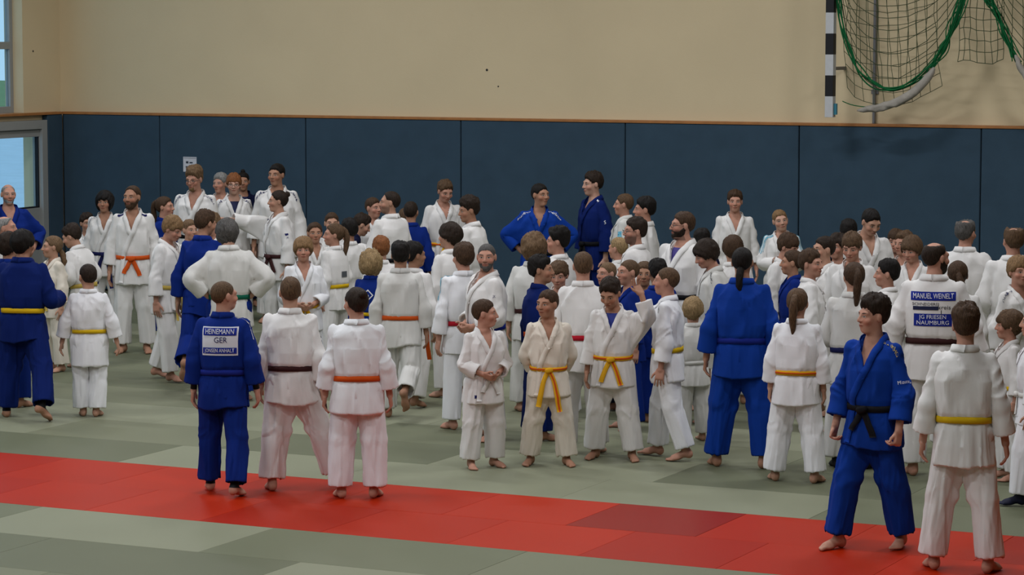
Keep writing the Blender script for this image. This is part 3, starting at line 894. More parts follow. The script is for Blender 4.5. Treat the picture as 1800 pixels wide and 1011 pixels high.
def knot_vf():
    n, m = 12, 8
    u = np.linspace(0, 2 * math.pi, n, endpoint=False); w = np.linspace(-math.pi / 2, math.pi / 2, m)
    sg = lambda c, p: np.sign(c) * np.abs(c) ** p
    V = [(.040 * sg(np.cos(b), .6) * sg(np.cos(a), .6), -.150 + .022 * sg(np.cos(b), .6) * sg(np.sin(a), .6), 1.008 + .028 * sg(np.sin(b), .7)) for b in w for a in u]
    V = np.array(V); c, s_ = math.cos(.35), math.sin(.35)
    x, z = V[:, 0].copy(), V[:, 2] - 1.008
    V[:, 0] = c * x - s_ * z; V[:, 2] = s_ * x + c * z + 1.008
    F = [(j * n + i, j * n + (i + 1) % n, (j + 1) * n + (i + 1) % n, (j + 1) * n + i) for j in range(m - 1) for i in range(n)]
    return V, np.array(F)
_v, _f2 = knot_vf(); KNOT = (_v, _f2, jacket_weights(_v))
TAILS = {}
for nm, ln in (('long', .41), ('mid', .24), ('short', .17)):
    out = []
    for s in (1, -1):
        z1 = 1.0 - ln * (1 if s > 0 else .86)
        pth = [(s*.005, -.16, 1.005), (s*.03, -.17, .96), (s*.055, -.17, .90), (s*.075, -.18, z1 + .04), (s*.082, -.18, z1)]
        v, f = ribbon(pth, .044, .005, lift=.012, n=14); v2, f2 = ribbon(pth, .016, .004, lift=.0145, n=14); out.append((v, f, v2, f2))
    TAILS[nm] = out

# ------------------------------------------------------------------ hair, in the head's coordinates
def head_radius(dirs):
    r = np.full(len(dirs), .20)
    for _ in range(40):
        P = HEAD_C + dirs * r[:, None]; r -= skull(*P.T) * .9
    return r
_nt, _np = 40, 56
_th = np.linspace(0.02, math.pi - .02, _nt); _ph = np.linspace(0, 2 * math.pi, _np, endpoint=False)
DIRS = np.array([(math.sin(t) * math.sin(p), -math.sin(t) * math.cos(p), math.cos(t)) for t in _th for p in _ph])
HR = head_radius(DIRS)
HPT = HEAD_C + DIRS * HR[:, None]
HF = np.array([(i * _np + j, (i + 1) * _np + j, (i + 1) * _np + (j + 1) % _np, i * _np + (j + 1) % _np) for i in range(_nt - 1) for j in range(_np)])
YK = [-.12, -.085, -.06, -.045, -.03, .0, .02, .05, .09, .14]
LINES = {  # lowest z of the hair over depth y (front to back)
    'short': [1.712, 1.706, 1.690, 1.665, 1.640, 1.655, 1.640, 1.585, 1.560, 1.560],
    'fringe': [1.672, 1.668, 1.664, 1.645, 1.630, 1.640, 1.620, 1.575, 1.550, 1.550],
    'bowl': [1.660, 1.658, 1.652, 1.632, 1.615, 1.612, 1.600, 1.560, 1.545, 1.545],
    'bob': [1.668, 1.662, 1.648, 1.600, 1.560, 1.550, 1.545, 1.530, 1.525, 1.525],
    'tied': [1.716, 1.710, 1.698, 1.672, 1.648, 1.645, 1.625, 1.575, 1.555, 1.555],
    'reced': [1.742, 1.738, 1.730, 1.705, 1.665, 1.658, 1.640, 1.585, 1.560, 1.560],
    'beard': None}
def hair_shell(line, top, side, lumps, seed, crown_bald=0.0, mess=0.0):
    x, y, z = HPT.T
    phi = np.arctan2(x, -y)
    strand = vnoise(np.stack([phi * 9, z * 10, np.zeros_like(z)], 1), seed + 7)
    z0 = np.interp(y, YK, LINES[line]) + .020 * (strand - .5) * min(1.5, lumps + .3)
    g = z - z0
    if crown_bald:
        g = np.minimum(g, np.hypot(x, y - .035) - crown_bald + (1.73 - z) * 4)
    m = sstep(-.004, .010, g)
    upn = sstep(1.66, 1.74, z)
    t = side + (top - side) * upn
    q = HPT - np.array([0, .04, 1.72])
    az = np.arctan2(q[:, 0], -q[:, 1]); ln_ = np.linalg.norm(q, axis=1)
    st_ = ridge(np.stack([az * 6.5 + 9 * vnoise(HPT * 9, seed + 5), ln_ * 14, np.zeros_like(az)], 1), seed)      # locks run out from the crown
    n = st_ * .6 + vnoise(HPT * 30, seed + 3) * .4
    t = t * (.62 + .75 * n * lumps) + .006 * lumps * (n - .5)
    edge = sstep(-.004, .036, g)
    t = t * ((.30 + .70 * edge) if line in ('short', 'reced', 'tied') else (.62 + .38 * edge))
    if mess: t = t + mess * upn * (ridge(HPT * 42, seed + 8) ** 1.5 - .35)
    r = HR + np.where(m > 0, m * t, 0) - (1 - m) * .014
    V = HEAD_C + DIRS * r[:, None]
    keep = (m[HF].max(1) > .0)
    return V, HF[keep]
def beard_shell(t, seed, full=True):
    x, y, z = HPT.T
    cheek = np.interp(y, [-.12, -.07, -.04, -.01, .01], [1.600, 1.594, 1.598, 1.625, 1.650])
    g = np.minimum(cheek - z, np.minimum(.012 - y, z - 1.508))
    mouth = np.hypot(x / .025, (z - 1.578) / .0085) - 1
    g = np.minimum(g, mouth * .012)
    if not full: g = np.minimum(g, .036 - np.abs(x))
    m = sstep(-.003, .006, g)
    n = vnoise(HPT * 60, seed)
    r = HR + m * t * (.7 + .6 * n) - (1 - m) * .012
    V = HEAD_C + DIRS * r[:, None]
    return V, HF[m[HF].max(1) > 0]
def lump(c, r, seed, amp=.12, n=14, m=9):
    u = np.linspace(0, 2 * math.pi, n, endpoint=False); w = np.linspace(-math.pi / 2, math.pi / 2, m)
    D = np.array([(math.cos(b) * math.cos(a), math.cos(b) * math.sin(a), math.sin(b)) for b in w for a in u])
    k = 1 + amp * (2 * vnoise(D * 3, seed) - 1)
    V = np.array(c) + D * np.array(r) * k[:, None]
    F = np.array([(j * n + i, j * n + (i + 1) % n, (j + 1) * n + (i + 1) % n, (j + 1) * n + i) for j in range(m - 1) for i in range(n)])
    return V, F
def tail_vf(pts, radii, seed):
    q = resample(pts, 14); rr = np.interp(np.linspace(0, 1, 14), np.linspace(0, 1, len(radii)), radii)
    V, F = tube_vf(q, rr, 9)
    V = np.array(V)
    V += (vnoise(V * np.array([60, 60, 25]), seed)[:, None] - .5) * .014
    return V, np.array([f for f in F])
# ------------------------------------------------------------------ posing
def minrot(a, b):
    a = a / np.linalg.norm(a); b = b / np.linalg.norm(b)
    v = np.cross(a, b); c = float(a @ b)
    if c < -.9999: return rot_z(math.pi)
    K = np.array([[0, -v[2], v[1]], [v[2], 0, -v[0]], [-v[1], v[0], 0]])
    return np.eye(3) + K + K @ K / (1 + c)
def rot_axis(ax, a):
    ax = ax / np.linalg.norm(ax)
    K = np.array([[0, -ax[2], ax[1]], [ax[2], 0, -ax[0]], [-ax[1], ax[0], 0]])
    return np.eye(3) + math.sin(a) * K + (1 - math.cos(a)) * K @ K
# arm poses for the left side (mirror x for the right): upper arm, forearm, hand direction or None, finger curl
ARMS = {
    'hang':   ((.24, .05, -1), (.10, -.16, -1), None, (22, 26, 30, 34)),
    'hang2':  ((.28, .10, -1), (.14, -.22, -1), None, (28, 30, 36, 40)),
    'wide':   ((.38, .05, -1), (.24, -.14, -1), None, (25, 28, 32, 36)),
    'swingf': ((.28, -.30, -1), (.16, -.55, -1), None, (35, 40, 45, 50)),
    'swingb': ((.30, .45, -1), (.22, .10, -1), None, (35, 40, 45, 50)),
    'fist':   ((.26, -.04, -1), (.06, -.36, -1), None, (85, 90, 95, 95)),
    'front':  ((.30, -.02, -1), (-.62, -.66, -.30), None, (55, 60, 60, 60)),
    'belly':  ((.34, .05, -1), (-.55, -.75, -.05), None, (40, 45, 45, 50)),
    'hips':   ((.80, .34, -.80), (-.62, -.30, -.62), None, (50, 55, 55, 60)),
    'hips2':  ((.62, .30, -.80), (-.30, -.62, -.55), None, (50, 55, 55, 60)),
    'behind': ((.30, .32, -1), (-.42, .42, -.75), None, (40, 45, 45, 50)),
    'fold':   ((.32, -.18, -1), (-.95, -.50, .10), None, (40, 45, 45, 50)),
    'point':  ((.55, -.92, .02), (.05, -1.0, .20), None, (2, 85, 92, 95)),
    'crown':  ((.55, -.50, .05), (-.30, .05, 1.0), (-.42, .30, .62), (28, 32, 36, 42)),
    'talk':   ((.30, -.10, -1), (.05, -1.0, .10), None, (25, 30, 35, 40)),
    'reach':  ((.40, -.35, -1), (.15, -.9, -.55), None, (35, 40, 45, 50)),
}
LEGS = {  # (forward swing, outward, knee bend, toe-out, heel-up) for left, right
    'stand': ((0, 2, 2, 12, 0), (0, 2, 2, 12, 0)),
    'apart': ((2, 6, 2, 16, 0), (-2, 6, 2, 16, 0)),
    'narrow': ((2, -2, 3, 8, 0), (-2, -2, 3, 8, 0)),
    'walkL': ((19, 2, 8, 8, -4), (-17, 2, 12, 10, 26)),
    'walkR': ((-17, 2, 12, 10, 26), (19, 2, 8, 8, -4)),
    'stepL': ((12, 2, 6, 10, 0), (-10, 3, 6, 12, 8)),
    'stepR': ((-10, 3, 6, 12, 8), (12, 2, 6, 10, 0)),
    'kickR': ((6, 2, 6, 10, 0), (-20, 2, 42, 10, 58)),
    'kickL': ((-20, 2, 42, 10, 58), (6, 2, 6, 10, 0)),
}
D2R = math.pi / 180
def make_pose(h, head_yaw, nod, tilt, lean, twist, arms, legs, girth, fem):
    child = min(1, max(0, (1.74 - h) / .50))
    hs = 1.0 + .27 * child; sl = 1 - .05 * child; st = 1 - .01 * child
    g = girth * (1 + .04 * child)
    sw = (1 - .07 * child) * (.93 if fem else 1.0)
    H0 = .90 * sl + .05 + .59 * st + .21 * hs + .014
    k = h / H0
    T = {}
    def put(b, P, R, s): T[b] = (np.asarray(P, float), R, np.asarray(s, float))
    Rp = rot_z(-twist * .3 * D2R) @ rot_x(lean * .25 * D2R)
    Rc = rot_z(twist * D2R) @ rot_x(lean * D2R)
    Rs = rot_z(twist * .35 * D2R) @ rot_x(lean * .6 * D2R)
    Rh = rot_z(head_yaw * D2R) @ rot_x(nod * D2R) @ rot_y(tilt * D2R)
    Rn = rot_z((twist + head_yaw) * .5 * D2R) @ rot_x((lean + nod) * .5 * D2R)
    ts = np.array([g, g, st])
    P = np.zeros(3); put('pelvis', P, Rp, ts)
    P = P + Rp @ (ts * (JT['spine'] - JT['pelvis'])); put('spine', P, Rs, ts)
    P = P + Rs @ (ts * (JT['chest'] - JT['spine'])); put('chest', P, Rc, ts)
    Pc = P
    P = P + Rc @ (ts * (JT['neck'] - JT['chest'])); put('neck', P, Rn, np.array([g, g, st]) * (1 + .06 * child))
    P = P + Rn @ (np.array([1, 1, st]) * (JT['head'] - JT['neck'])); put('head', P, Rh, np.array([hs] * 3))
    for side, s in (('L', 1), ('R', -1)):
        up, lo, hd, curl = ARMS[arms[side]]
        fx = np.array([s, 1, 1])
        ga = np.array([1.0 * sl, g, g])
        Pa = Pc + Rc @ (np.array([sw * g, g, st]) * (JT['arm' + side] - JT['chest'] + np.array([-s * .012, 0, -.020])))
        Ru = Rc @ minrot(np.array([s, 0, 0.]), np.array(up) * fx)
        put('arm' + side, Pa, Ru, ga)
        Pe = Pa + Ru @ (ga * (JT['fore' + side] - JT['arm' + side]))
        d1 = Ru @ np.array([s, 0, 0.]); d2 = Rc @ (np.array(lo) * fx)
        Rf = minrot(d1, d2) @ Ru
        put('fore' + side, Pe, Rf, ga)
        Pw = Pe + Rf @ (ga * (JT['hand' + side] - JT['fore' + side]))
        Rw = Rf if hd is None else minrot(Rf @ np.array([s, 0, 0.]), Rc @ (np.array(hd) * fx)) @ Rf
        put('hand' + side, Pw, Rw, np.array([1.0] * 3) * (1 + .05 * child))
    for i, (side, s) in enumerate((('L', 1), ('R', -1))):
        fw, ab, kn, toe, heel = LEGS[legs][i] if isinstance(legs, str) else legs[i]
        gl = np.array([g * (.88 + .13 * child), g * (.88 + .13 * child), sl])
        Ph = Rp @ (np.array([g, g, 1]) * (JT['thigh' + side] - JT['pelvis']))
        Rt = rot_z(s * toe * .5 * D2R) @ rot_x(-fw * D2R) @ rot_y(-s * ab * D2R)
        put('thigh' + side, Ph, Rt, gl)
        Pk = Ph + Rt @ (gl * (JT['shin' + side] - JT['thigh' + side]))
        Rk = Rt @ rot_x(kn * D2R); put('shin' + side, Pk, Rk, gl)
        Pf = Pk + Rk @ (gl * (JT['foot' + side] - JT['shin' + side]))
        put('foot' + side, Pf, rot_z(s * toe * D2R) @ rot_x(heel * D2R), np.array([1.0] * 3) * (1 + .05 * child) * .97)
    curl = {sd: (list(ARMS[arms[sd]][3]) + [0]) for sd in 'LR'}
    return T, k, curl
ARM_BONES = {'armL': 'L', 'foreL': 'L', 'handL': 'L', 'armR': 'R', 'foreR': 'R', 'handR': 'R'}
def skin_verts(V, W, T, A=False):
    out = np.zeros_like(V)
    for b, i in BI.items():
        w = W[:, i]; m = w > 1e-4
        if not m.any(): continue
        X = V[m]
        if A and b in ARM_BONES:
            sd = ARM_BONES[b]; X = (X - SHO[sd]) @ RA[sd] + SHO[sd]
        P, R, s = T[b]
        out[m] += w[m][:, None] * (P + ((X - JT[b]) * s) @ R.T)
    return out
def rigid(V, T, b='head'):
    P, R, s = T[b]; return P + ((np.asarray(V) - JT[b]) * s) @ R.T
def folds(u, v, w, seed, sharp=2.2):
    """drapery: crests that wander along v, with slack valleys between"""
    q = np.stack([u, v, w], 1)
    q = q + (vnoise(q * .8 + 3.1, seed + 9)[:, None] - .5) * np.array([1.5, .5, .5])
    return ridge(q, seed) ** sharp - .30
def jacket_disp(V, W, seed, amp=1.0, flat=1.0):
    x, y, z = V.T
    wa = np.clip(W[:, BI['armL']] + W[:, BI['armR']] + W[:, BI['foreL']] + W[:, BI['foreR']], 0, 1)
    th = np.arctan2(x, -y)
    up = sstep(.98, 1.06, z)
    # upper body: slack diagonal folds; gathers above and below the belt; skirt hangs in vertical folds
    d1 = .026 * folds(x * 5 + z * 3.0, z * 2.6, y * 4, seed, 2.6) + .018 * folds(x * 9 - z * 6, z * 5 + x * 3, y * 7, seed + 1, 3.0)
    d2 = .018 * folds(th * 1.9, z * 1.6, x * 0, seed + 2, 2.4) + .005 * folds(th * 4.5, z * 5, x * 0, seed + 3)
    near = np.exp(-((z - 1.03) / .085) ** 2)
    gath = .011 * folds(th * 4.6, z * 3, x * 0, seed + 6, 1.4)
    if flat < 1: d1 = d1 * np.where((y > 0.02) & (z > 1.10), flat, 1)
    d = d1 * up + d2 * (1 - up)
    d = d * (1 - .6 * near) + near * gath
    d = d * (sstep(1.50, 1.40, z) * .85 + .15)
    s_ = np.abs(x)
    al = s_ * math.sin(ARM_A) + (1.41 - z) * math.cos(ARM_A)
    elb = np.exp(-((al - .27) / .13) ** 2)
    ds = (.003 + .013 * elb) * folds(al * 10 + y * 9 * np.sign(x), y * 5, s_ * 4, seed + 4, 2.4) + .008 * folds(al * 11 - y * 12, y * 7, s_ * 6, seed + 5, 2.6) + .017 * folds(al * 2.6, y * 9, s_ * 7, seed + 8, 2.2)
    ds = ds * (1 - .75 * sstep(.38, .455, al)) * sstep(.0, .10, al)
    return (d * (1 - wa) + ds * wa) * amp
def trouser_disp(V, seed, amp=1.0):
    x, y, z = V.T
    s_ = np.sign(x)
    th = np.arctan2((np.abs(x) - .11) * s_, -y)
    d = .018 * folds(th * 1.3 + z * 1.6 * s_, z * 1.5, s_ * 3.3, seed, 2.4) + .007 * folds(th * 2.2 - z * 4, z * 4, s_ * 2.7, seed + 1, 2.6)
    kn = np.exp(-((z - .46) / .14) ** 2); cuff = np.exp(-((z - .15) / .07) ** 2)
    d += (kn * .010 + cuff * .006) * folds(z * 11 + x * 13 * s_ + y * 7, x * 5, y * 5, seed + 3, 2.4)
    return d * amp * (.35 + .65 * sstep(1.0, .85, z))

# ------------------------------------------------------------------ cloth, belt and hair colours
GI = {
    'W': fabric('gi_white', srgb(227, 225, 222)), 'C': fabric('gi_cream', srgb(226, 217, 202)), 'G': fabric('gi_old_white', srgb(210, 209, 204)),
    'H': fabric('gi_bleached_white', srgb(232, 233, 235)),
    'B': fabric('gi_royal_blue', srgb(8, 38, 116)), 'N': fabric('gi_navy', srgb(12, 18, 50)), 'L': fabric('gi_bright_blue', srgb(9, 54, 142)), 'D': fabric('gi_deep_blue', srgb(6, 29, 92)),
    'K': fabric('black_cotton', srgb(22, 22, 26)), 'R': fabric('dark_red_cotton', srgb(120, 20, 36)),
}
BC = {k: fabric('belt_' + k, srgb(*c), .8, .2) for k, c in dict(white=(215, 214, 208), yellow=(214, 176, 24), pale=(196, 170, 84), orange=(206, 84, 26), green=(20, 96, 74), blue=(24, 40, 130),
      brown=(62, 34, 34), black=(18, 18, 22), red=(176, 28, 44), navy=(24, 28, 74), amber=(222, 168, 34)).items()}
HC = dict(black=(.012, .010, .009), dark=(.026, .017, .012), brown=(.058, .033, .019), mid=(.095, .056, .031), light=(.15, .092, .05), blond=(.28, .19, .095), sandy=(.21, .125, .06), red=(.21, .08, .03),
          grey=(.23, .225, .215), greyd=(.085, .08, .075))
SK = dict(fair=(.50, .295, .205), rosy=(.51, .28, .20), tan=(.41, .225, .145), pale=(.56, .345, .255), olive=(.36, .20, .125))
STY = dict(buzz=('short', .006, .004, .4), crop=('short', .015, .008, .7), short=('short', .026, .013, 1.0), quiff=('short', .040, .012, 1.0), fringe=('fringe', .027, .017, 1.0), bowl=('bowl', .030, .026, 1.0),
           bob=('bob', .034, .032, .9), tied=('tied', .015, .013, .8), curly=('bob', .032, .030, 1.8), reced=('reced', .012, .009, .6), bald=('reced', .004, .004, .3))
M_FRAME = plain('black_spectacle_frame', srgb(18, 18, 20), .4)
M_INKN = fabric('navy_print', srgb(26, 30, 84), .8, .1)
M_INKK = fabric('black_print', srgb(30, 30, 34), .8, .1)
M_INKW = fabric('white_print', srgb(222, 224, 230), .8, .1)
M_INKR = fabric('red_print', srgb(190, 30, 48), .8, .1)
M_PATCHB = fabric('blue_patch', srgb(28, 44, 140), .8, .15)
M_PATCHW = fabric('white_patch', srgb(214, 216, 224), .8, .15)
M_PATCHK = fabric('dark_patch', srgb(38, 42, 70), .8, .15)
M_AQUA = fabric('light_blue_print', srgb(110, 180, 205), .8, .1)
M_GOLD = fabric('gold_print', srgb(196, 176, 96), .8, .1)
M_BADGE = fabric('grey_badge', srgb(86, 90, 94), .8, .1)

# ------------------------------------------------------------------ lettering and patches laid on the jacket
_txt = {}
def text_vf(s, bold=True):
    if s in _txt: return _txt[s]
    cu = bpy.data.curves.new('t', 'FONT'); cu.body = s; cu.size = 1.0; cu.align_x = 'CENTER'; cu.align_y = 'CENTER'; cu.resolution_u = 2
    if bold: cu.offset = 0.0
    o = bpy.data.objects.new('t', cu); C.objects.link(o)
    dg = bpy.context.evaluated_depsgraph_get()
    me = o.evaluated_get(dg).to_mesh(); me.calc_loop_triangles()
    V = np.array([v.co[:2] for v in me.vertices]); F = np.array([t.vertices[:] for t in me.loop_triangles])
    o.evaluated_get(dg).to_mesh_clear(); bpy.data.objects.remove(o); bpy.data.curves.remove(cu)
    _txt[s] = (V, F)
    return V, F
def rect_vf(w, h, nx=16, ny=8):
    X, Y = np.meshgrid(np.linspace(-w / 2, w / 2, nx + 1), np.linspace(-h / 2, h / 2, ny + 1), indexing='ij')
    V = np.stack([X.ravel(), Y.ravel()], 1)
    F = [(i * (ny + 1) + j, (i + 1) * (ny + 1) + j, (i + 1) * (ny + 1) + j + 1, i * (ny + 1) + j + 1) for i in range(nx) for j in range(ny)]
    return V, np.array(F)
def lay_back(V2, z, lift, x0=0.0):
    P = np.stack([-(V2[:, 0] + x0), np.full(len(V2), .0), z + V2[:, 1]], 1)
    y = np.full(len(P), .30)
    for _ in range(14): y -= j_open(P[:, 0], y, P[:, 2]) * .8
    P[:, 1] = y + lift
    return P
def lay_chest(V2, x0, z, lift):
    P = np.stack([x0 + V2[:, 0], np.zeros(len(V2)), z + V2[:, 1]], 1)
    y = np.full(len(P), -.30)
    for _ in range(14): y += j_open(P[:, 0], y, P[:, 2]) * .8
    P[:, 1] = y - lift
    return P
def lay_sleeve(V2, side, t0, ang, lift, along=True):
    """V2 x runs along the sleeve (down from the shoulder) when along, ang = direction around the arm: 0 outward, 90 front"""
    s = 1 if side == 'L' else -1
    a = (V2[:, 0], V2[:, 1]) if along else (-V2[:, 1], V2[:, 0])
    t = t0 + a[0]; r = .0735; w = a[1] / r
    A = math.radians(ang) - (w if s > 0 else -w)
    loc = np.stack([s * t, -np.sin(A) * (r + lift), np.cos(A) * (r + lift)], 1)
    return SHO[side] + loc @ RA[side].T
def lay_shoulder(V2, side, lift, fwd=.03):
    """over the shoulder from the collar outwards, readable from the front"""
    s = 1 if side == 'L' else -1
    path = np.array([(s*.105, 1.495), (s*.135, 1.478), (s*.17, 1.455), (s*.208, 1.41), (s*.232, 1.34), (s*.25, 1.27)])
    L_ = np.concatenate([[0], np.cumsum(np.hypot(*np.diff(path, axis=0).T))])
    u = V2[:, 0] - V2[:, 0].min() if s > 0 else V2[:, 0].max() - V2[:, 0]
    P = np.stack([np.interp(u, L_, path[:, 0]), -.015 - fwd + V2[:, 1] * .55, np.interp(u, L_, path[:, 1]) - .012 + V2[:, 1] * .8], 1)
    P, n = project(P, j_full, 6)
    return P + n * lift

# ------------------------------------------------------------------ people
people = []
def P(x, y, label, gi='W', face=0, look=None, h=None, yf=None, belt=None, hair=('short', 'dark'), skin='fair', arms='hang', legs='stand', nod=0, tilt=0, lean=2, twist=0,
      tr=None, fem=False, girth=1.0, beard=None, stubble=0, glasses=False, shirt=None, sock=None, wrap=None, tails=None, deco=(), lod=0, extra=None, group=None, skirt=1.0, stripe=False):
    people.append(dict(locals()))
def standing_height(x, y, yf):
    Gp = at_z(x, yf, 0)
    v = Gp - EYE; t = (IMG_H / 2 - y) / F_PX
    a, b = v @ _u, v @ _f
    return float((t * b - a) / (_u[2] - t * _f[2]))
def build_person(p, idx):
    seed = idx * 3 + 11
    rg = random.Random(idx)
    h = p['h_']; X, Y = p['pos']
    bearing = math.atan2(p['x'] - IMG_W / 2, F_PX)
    rz = YAW - bearing + p['face'] * D2R
    look = p['look'] if p['look'] is not None else p['face']
    hy = ((look - p['face'] + 180) % 360) - 180
    arms = p['arms'] if isinstance(p['arms'], tuple) else (p['arms'], p['arms'])
    arms = {'L': arms[0], 'R': arms[1]}
    T, k, curl = make_pose(h, hy, p['nod'], p['tilt'], p['lean'], p['twist'], arms, p['legs'], p['girth'] * rg.uniform(.98, 1.03), p['fem'])
    lod = p['lod']
    V0, F0, W0 = BODY[lod]
    Vc = curl_fingers(V0, curl)
    V = skin_verts(Vc, W0, T)
    zmin = V[:, 2].min(); off = np.array([0, 0, -zmin])
    fin = lambda Q: (Q + off) * k
    hc = HC[p['hair'][1]]
    skn = SK[p['skin']]
    sm = skin_mat(skn, hc, p['shirt'], p['sock'], p['wrap'], p['stubble'])
    body = mesh_obj('person', fin(V), F0, sm)
    at = body.data.attributes.new('rest', 'FLOAT_VECTOR', 'POINT'); at.data.foreach_set('vector', V0.astype(np.float32).ravel())
    body.location = (X, Y, 0); body.rotation_euler = (0, 0, rz)
    tag(body, p['label'], 'person', p['group'] or 'judo players gathered on the mats')
    # hair
    def on_head(name, Vh, Fh, mat, parent=body):
        o = mesh_obj(name, fin(rigid(Vh, T)), Fh, mat, parent)
        a_ = o.data.attributes.new('rest', 'FLOAT_VECTOR', 'POINT')
        if len(o.data.vertices) == len(Vh): a_.data.foreach_set('vector', np.asarray(Vh, np.float32).ravel())
        return o
    hm = hair_mat(hc)
    line, top, sd, lm = STY[p['hair'][0]]
    ex = p['hair'][2] if len(p['hair']) > 2 else None
    cb = {'bald': .085, 'thin': .045}.get(ex, 0.0)
    Vh, Fh = hair_shell(line, top, sd, lm, seed, cb, {'short': .012, 'quiff': .022, 'curly': .02, 'fringe': .010, 'crop': .005}.get(p['hair'][0], 0.0))
    ho = on_head('hair', Vh, Fh, hm)
    if ex == 'bun': on_head('hair_bun', *lump((0, .112, 1.715), (.036, .034, .034), seed), hm, ho)
    if ex == 'topknot': on_head('hair_bun', *lump((0, .05, 1.772), (.032, .034, .026), seed), hm, ho)
    if ex == 'lowtail':
        on_head('ponytail', *tail_vf([(0, .095, 1.60), (0, .125, 1.55), (.01, .135, 1.47), (.005, .125, 1.40)], (.026, .032, .028, .010), seed), hm, ho)
    if ex == 'pony':
        on_head('ponytail', *tail_vf([(0, .10, 1.71), (0, .145, 1.68), (.008, .150, 1.58), (.012, .130, 1.45), (.01, .12, 1.38)], (.022, .034, .034, .026, .008), seed), hm, ho)
    if ex == 'braid':
        on_head('ponytail', *tail_vf([(0, .10, 1.67), (-.02, .14, 1.60), (-.06, .155, 1.45), (-.10, .165, 1.30), (-.12, .165, 1.18)], (.026, .034, .030, .026, .008), seed), hm, ho)
    if p['beard']:
        bc, bt, full = p['beard']
        on_head('beard', *beard_shell(bt, seed, full), hair_mat(HC[bc]))
    if p['glasses']:
        gj = Join()
        for s in (1, -1):
            a = np.linspace(0, 2 * math.pi, 17)
            pts = np.stack([s*.0335 + .025 * np.cos(a), -.108 + .35 * np.abs(.025 * np.cos(a) + .0) * 0 + np.where(s * np.cos(a) > 0, .010 * np.abs(np.cos(a)), 0), 1.638 + .017 * np.sin(a)], 1)
            gj.add(*tube_vf(pts, .0018, 5, False))
            gj.add(*tube_vf([(s*.058, -.097, 1.642), (s*.078, -.05, 1.643), (s*.081, .01, 1.640)], .0018, 5))
        gj.add(*tube_vf([(-.009, -.112, 1.642), (0, -.117, 1.644), (.009, -.112, 1.642)], .0018, 5))
        g = gj.build('glasses', M_FRAME, body)
        co = np.array([v.co[:] for v in g.data.vertices]); co = fin(rigid(co, T))
        g.data.vertices.foreach_set('co', co.astype(np.float32).ravel()); g.data.update()
    # jacket
    flat = .12 if any(d[3] == 'back' for d in p['deco']) else 1.0
    gm = GI[p['gi']]; tm = GI[p['tr'] or p['gi']]
    JVv, JFf, JW, JE, JS = JACKET[lod]
    def dress(Vr, Ff, Wr, extra_lift=0.0, amp=1.0, ref=None):
        Q = Vr
        S = skin_verts(Q, Wr, T, True)
        n = normals(S, Ff)
        return S, n
    S, n = dress(JVv, JFf, JW)
    wa = np.clip(JW[:, BI['armL']] + JW[:, BI['armR']] + JW[:, BI['foreL']] + JW[:, BI['foreR']], 0, 1)
    S = relax_where(S, JE, np.clip(4 * wa * (1 - wa), 0, 1) ** .5 * .9, 5)
    n = normals(S, JFf)
    S = S + n * (JS * jacket_disp(JVv, JW, seed, flat=flat))[:, None]
    if p['skirt'] != 1.0:
        zb = T['pelvis'][0][2] + .07
        S[:, 2] = np.where((S[:, 2] < zb) & (JVv[:, 2] < 1.02) & (JW[:, BI['armL']] + JW[:, BI['armR']] + JW[:, BI['foreL']] + JW[:, BI['foreR']] < .3), zb + (S[:, 2] - zb) * p['skirt'], S[:, 2])
    jk = mesh_obj('jacket', fin(S), JFf, gm, body)
    def laid(name, Vr, Ff, mat, parent, amp=1.0, lift=0.0, outward=None):
        Wr = jacket_weights(Vr)
        S_ = skin_verts(Vr, Wr, T, True)
        if outward is not None:
            _, nr = project(Vr, j_full, 0)
        else: _, nr = project(Vr, j_full, 0)
        # rotate rest normals with the strongest bone
        bi = Wr.argmax(1); nn = np.zeros_like(nr)
        for b, i in BI.items():
            m = bi == i
            if m.any():
                x_ = nr[m]
                if b in ARM_BONES: x_ = x_ @ RA[ARM_BONES[b]]
                nn[m] = x_ @ T[b][1].T
        S_ = S_ + nn * (jacket_disp(Vr, Wr, seed, flat=flat) * amp + lift)[:, None]
        return mesh_obj(name, fin(S_), Ff, mat, parent)
    facing = abs(((p['face'] + 180) % 360) - 180)
    laid('lapel', LAPEL[0], LAPEL[1], gm, jk, 1.0)
    # trousers
    TVv, TFf, TW, TS = TROUSER[lod]
    S = skin_verts(TVv, TW, T); n = normals(S, TFf)
    S = S + n * (TS * trouser_disp(TVv, seed))[:, None]
    mesh_obj('trousers', fin(S), TFf, tm, body)
    # belt
    if p['belt']:
        bm_ = BC[p['belt']]
        bo = laid('belt', BELT[0], BELT[1], bm_, body, .25, .007)
        if p['stripe']:
            v_, f_ = band_ring(1.02, .017, .0065); laid('stripe', v_, f_, BC['orange'], bo, .25, .007)
        if facing < 100:
            laid('knot', KNOT[0], KNOT[1], bm_, bo, 0, .008)
            tl = p['tails'] or 'short'
            for i_, t_ in enumerate(TAILS[tl]):
                laid('belt_tail', t_[0], t_[1], bm_, bo, .3, .005)
                if p['stripe'] and i_ == 0: laid('stripe', t_[2], t_[3], BC['orange'], bo, .3, .006)
    # marks, pressed onto the finished cloth
    bvh = None
    if p['deco']:
        jv = np.empty(len(jk.data.vertices) * 3, np.float32); jk.data.vertices.foreach_get('co', jv)
        bvh = BVHTree.FromPolygons([tuple(v) for v in jv.reshape(-1, 3).tolist()], JFf.tolist())
